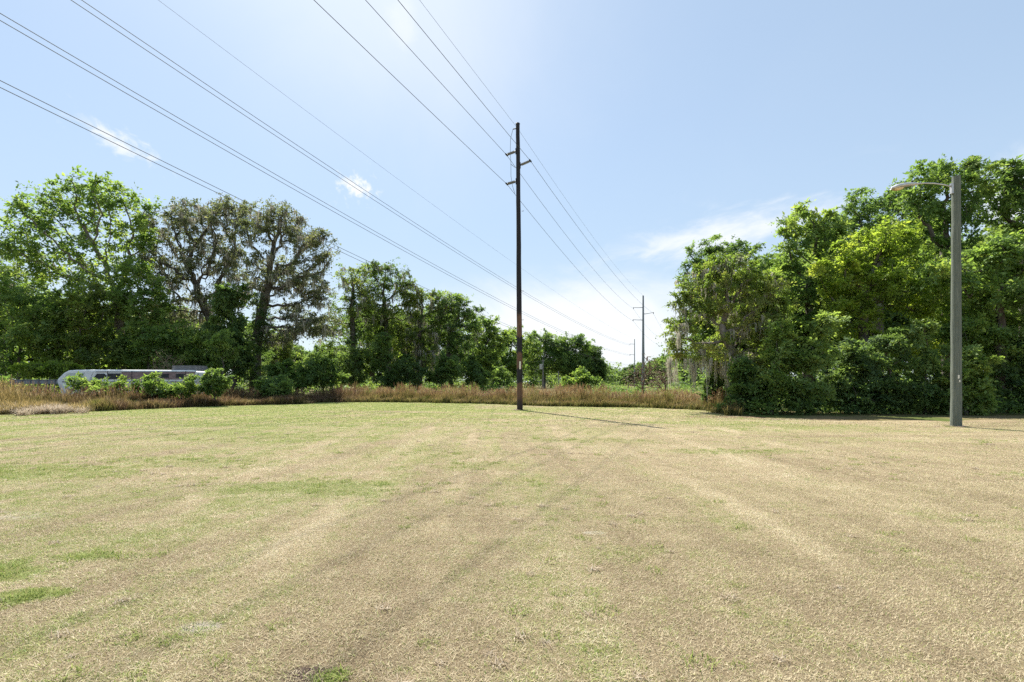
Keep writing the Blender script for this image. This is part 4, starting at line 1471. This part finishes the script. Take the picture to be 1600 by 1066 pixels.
def wire(name, pts, r, label, group):
    o = MB().tube(pts, r, 5).build(name, M['wire_metal'])
    return tag(o, label, 'power line', group)


def span(a, b, sag, n=36):
    return [tuple(a.lerp(b, i / n) + Vector((0, 0, -4 * sag * (i / n) * (1 - i / n)))) for i in range(n + 1)]


G1 = 'conductors on the wooden pole line'
names = ['left upper', 'right', 'left lower']
for k, nm in enumerate(names):
    a, b = tips[k], tips2[k]
    back = a - Vector((22.6, 60, 0))
    ext = b + Vector((22.6, 60, 0))
    path = span(back, a, .35)[10:] + span(a, b, 1.0)[1:] + span(b, ext, 1.0)[1:30]
    wire('power_line', path, .0115, {'left upper': 'power line from the upper left insulator of the wooden pole', 'right': 'power line from the single right insulator of the wooden pole', 'left lower': 'power line from the lower left insulator of the wooden pole'}[nm], G1)
wire('shield_wire', span(top1 - Vector((22.6, 60, 0)), top1, .3)[10:] + span(top1, top2, .9)[1:], .0065, 'thin shield wire running over the top of the wooden pole', G1)

# the other line, passing high over the left wood: a straight run whose wires sag as a parabola
G2 = 'paired conductors crossing high over the left trees'
mS, cS = 0.41343835, -27.3282525
for q, zo, lab in (
    ((4.86267e-04, -1.25278e-01, 20.4056), 0, 'higher wire of the uppermost pair over the left trees'),
    ((4.86267e-04, -1.25278e-01, 20.4056), -.30, 'lower wire of the uppermost pair over the left trees'),
    ((5.14017e-04, -1.325935e-01, 17.9467), 0, 'higher wire of the middle pair over the left trees'),
    ((5.14017e-04, -1.325935e-01, 17.9467), -.27, 'lower wire of the middle pair over the left trees'),
    ((5.12315e-04, -1.349407e-01, 15.4523), 0, 'higher wire of the lowest pair over the left trees'),
    ((5.12315e-04, -1.349407e-01, 15.4523), -.26, 'lower wire of the lowest pair over the left trees'),
    ((3.34723e-04, -1.013255e-01, 22.4130), 0, 'faint single wire above the three pairs'),
):
    path = [(cS + mS * y, y, q[0] * y * y + q[1] * y + q[2] + zo) for y in np.linspace(-12, 150, 60)]
    wire('power_line', path, .0075 if 'faint' in lab else .0155, lab, G2)

# short utility poles by the distant clump
def small_pole(px, Y, top, label, can):
    r_ = empty('utility_pole', at(px, Y))
    tag(r_, label, 'utility pole')
    h = zat(top, Y)
    MB().tube([(0, 0, -.1), (0, 0, h)], [.14, .10], 10).build('pole_shaft', M['weathered_grey'], r_)
    if can:
        MB().tube([(-.38, -.1, h - 2.0), (-.38, -.1, h - 1.0)], .27, 12).build('transformer', M['ceramic_grey'], r_)
        MB().tube([(-.3, 0, h - .4), (.3, 0, h - .4)], .05, 6).build('crossarm', M['weathered_grey'], r_)
    return Vector(r_.location) + Vector((0, 0, h))


q1 = small_pole(848.5, 100, 561, 'short weathered utility pole carrying a grey transformer', True)
q2 = small_pole(872.5, 108, 580, 'smaller grey utility pole right of the transformer pole', False)
for (pa_, dz, lab) in ((505, 0, 'upper service wire running left from the transformer pole'), (550, -1.6, 'lower service wire running left from the transformer pole')):
    e_ = Vector(at(720, 92)) + Vector((0, 0, zat(pa_ + 55, 92) * .0 + 5.4 + dz))
    tag(MB().tube(span(q1 + Vector((0, 0, -.4 + dz)), e_, .3, 12), .022, 5).build('service_wire', M['wire_metal']), lab, 'wire', 'service wires of the small pole')

# ------------------------------------------------------------------ street lamp
YL = 18.9
root = empty('street_lamp', at(1494, YL))
tag(root, 'street lamp on a grey treated wooden pole at the edge of the right-hand wood', 'street lamp')
HL = zat(276, YL)
k = 22
rp = random.Random(9)
MB().tube([(rp.uniform(-.004, .004), rp.uniform(-.004, .004), -.2 + (HL + .2) * i / k) for i in range(k + 1)],
          [(.174 + (.130 - .174) * i / k) * rp.uniform(.985, 1.02) for i in range(k + 1)], 20).build('pole_shaft', M['pole_treated'], root)
zb = zat(291, YL)
MB().box(-.20, -.125, -.05, .05, zb - .28, zb + .08).tube([(-.17, 0, zb + .02), (-.17, 0, zb + .1)], .05, 8).build('arm_bracket', M['aluminium'], root)
arm_pts = [(-.16, 0, zb - .02), (-.45, 0, zb + .05), (-.8, 0, zb + .10), (-1.2, 0, zb + .11), (-1.5, 0, zb + .08)]
MB().tube(arm_pts, .025, 10).build('lamp_arm', M['aluminium'], root, smooth=True)


def ellip(cx, cz, stations, k=16):
    """lamp housing: rings along x, upper shell"""
    V, Fc = [], []
    for (x, zc_, w, hu, hd) in stations:
        for j in range(k):
            a = 2 * math.pi * j / k
            z = math.sin(a)
            V.append((x, math.cos(a) * w, zc_ + z * (hu if z > 0 else hd)))
    n = len(stations)
    for i in range(n - 1):
        for j in range(k):
            a, b = i * k + j, i * k + (j + 1) % k
            Fc.append((a, b, b + k, a + k))
    Fc.append(tuple(range(k)))
    Fc.append(tuple(reversed(range((n - 1) * k, n * k))))
    return V, Fc


V, Fc = ellip(0, 0, [(-1.42, zb + .085, .045, .045, .045), (-1.55, zb + .08, .075, .06, .06), (-1.75, zb + .05, .12, .085, .06), (-2.0, zb + .0, .16, .105, .05),
                     (-2.2, zb - .04, .165, .10, .05), (-2.35, zb - .08, .13, .07, .045), (-2.42, zb - .10, .06, .035, .03)])
me = bpy.data.meshes.new('lamp_head')
me.from_pydata(V, [], Fc)
me.materials.append(M['aluminium'])
me.polygons.foreach_set('use_smooth', [True] * len(me.polygons))
hd = link('lamp_head', me, root)
V, Fc = ellip(0, 0, [(-1.98, zb - .05, .09, .02, .05), (-2.08, zb - .07, .12, .02, .08), (-2.2, zb - .09, .12, .02, .08), (-2.32, zb - .11, .08, .02, .05)])
me = bpy.data.meshes.new('lens')
me.from_pydata(V, [], Fc)
me.materials.append(M['lamp_lens'])
me.polygons.foreach_set('use_smooth', [True] * len(me.polygons))
link('lens', me, hd)
MB().tube([(-1.62, 0, zb + .13), (-1.62, 0, zb + .2)], .035, 10).build('photocell', M['dark_metal'], hd)
zt = zat(590, YL)
MB().box(-.09, -.04, -.19, -.172, zt - .04, zt + .09).box(-.05, -.01, -.193, -.175, zt - .17, zt - .09).build('metal_tag', M['tag_white'], root)

# ------------------------------------------------------------------ old motorhome behind the grass
YM = 38.5
def mx_(px): return (px - 800) / F * YM
root = empty('motorhome', (mx_(200), YM, 0))
tag(root, 'long abandoned white motorhome with dark side stripe, half buried in grass', 'motorhome')
ox = mx_(200)
def X_(px): return mx_(px) - ox
def Z_(py): return zat(py, YM)
wd = 2.3
zr = Z_(577.5)
body = [(X_(93), 1.05), (X_(88.5), 1.66), (X_(88.5), 1.84), (X_(93), 2.06), (X_(99), 2.33), (X_(106), 2.52), (X_(116), zr - .03), (X_(145), zr), (X_(300), zr - .05), (X_(309), zr - .16), (X_(311), .55), (X_(120), .45), (X_(97), .55)]
mb = MB().prism(body, 0, wd)
ob = mb.build('body', M['camper_white'], root)
bv = ob.modifiers.new('soft', 'BEVEL'); bv.width = .12; bv.segments = 3; bv.limit_method = 'ANGLE'
# stripe and windows stand a few millimetres proud of the side
MB().box(X_(190), X_(305), -.018, .01, zr - .75, zr - .20).build('side_stripe', M['camper_stripe'], root)
MB().box(X_(150), X_(306), -.026, .01, zr - .20, zr - .15).build('rain_rail', M['weathered_grey'], root)
MB().prism([(X_(147), 2.0), (X_(152), 2.28), (X_(163), 2.28), (X_(167), 2.12), (X_(163), 1.88), (X_(152), 1.86)], -.03, .01).build('window', M['camper_glass'], root)
MB().box(X_(169), X_(189), -.03, .01, 1.86, 2.3).build('window', M['camper_glass'], root)
MB().prism([(X_(99), 1.82), (X_(105), 2.3), (X_(132), 2.36), (X_(130), 1.82)], -.03, .01).build('windscreen', M['camper_screen'], root)
MB().prism([(X_(132), 1.45), (X_(142), 2.42), (X_(146), 2.42), (X_(138), 1.45)], -.05, .012).build('door_pillar', M['camper_white'], root)
MB().box(X_(97), X_(308), -.022, .012, 1.62, 1.70).build('bumper_strip', M['weathered_grey'], root)
for px in (168, 206, 248, 290):
    MB().box(X_(px), X_(px) + .03, -.032, .0, 1.1, zr - .12).build('panel_seam', M['camper_glass'], root)
for px in (225, 250, 275):
    MB().box(X_(px), X_(px + 14), -.036, .0, zr - .62, zr - .33).build('window', M['camper_glass'], root)
MB().box(X_(265), X_(303), .3, 1.7, zr - .03, Z_(571)).build('roof_box', M['weathered_grey'], root)
for px in (120, 270):
    MB().tube([(X_(px), -.02, .42), (X_(px), .25, .42)], .42, 18).build('wheel', M['rubber'], root)
MB().box(X_(309), X_(311.5), -.12, -.04, 0, Z_(583)).build('rear_post', M['aluminium'], root)

# low flat trailer to its left
root = empty('flat_trailer', (mx_(42), YM + 1, 0))
tag(root, 'low dark weathered flat trailer left of the motorhome nose', 'trailer')
L2 = 92 / F * YM / 2
MB().box(-L2, L2, 0, 2.0, 1.62, 1.84).build('deck', M['weathered_grey'], root)
MB().box(-L2, L2, -.06, -.003, 1.50, 1.72).build('side_rail', M['steel_galv'], root)
for s in range(7):
    x = -L2 + .3 + s * (2 * L2 - .6) / 6
    MB().box(x - .04, x + .04, -.11, -.063, .6, 1.86).build('stake', M['weathered_grey'], root)
for x in (-.6, .5):
    MB().tube([(x, .0, .45), (x, .28, .45)], .45, 18).build('wheel', M['rubber'], root)
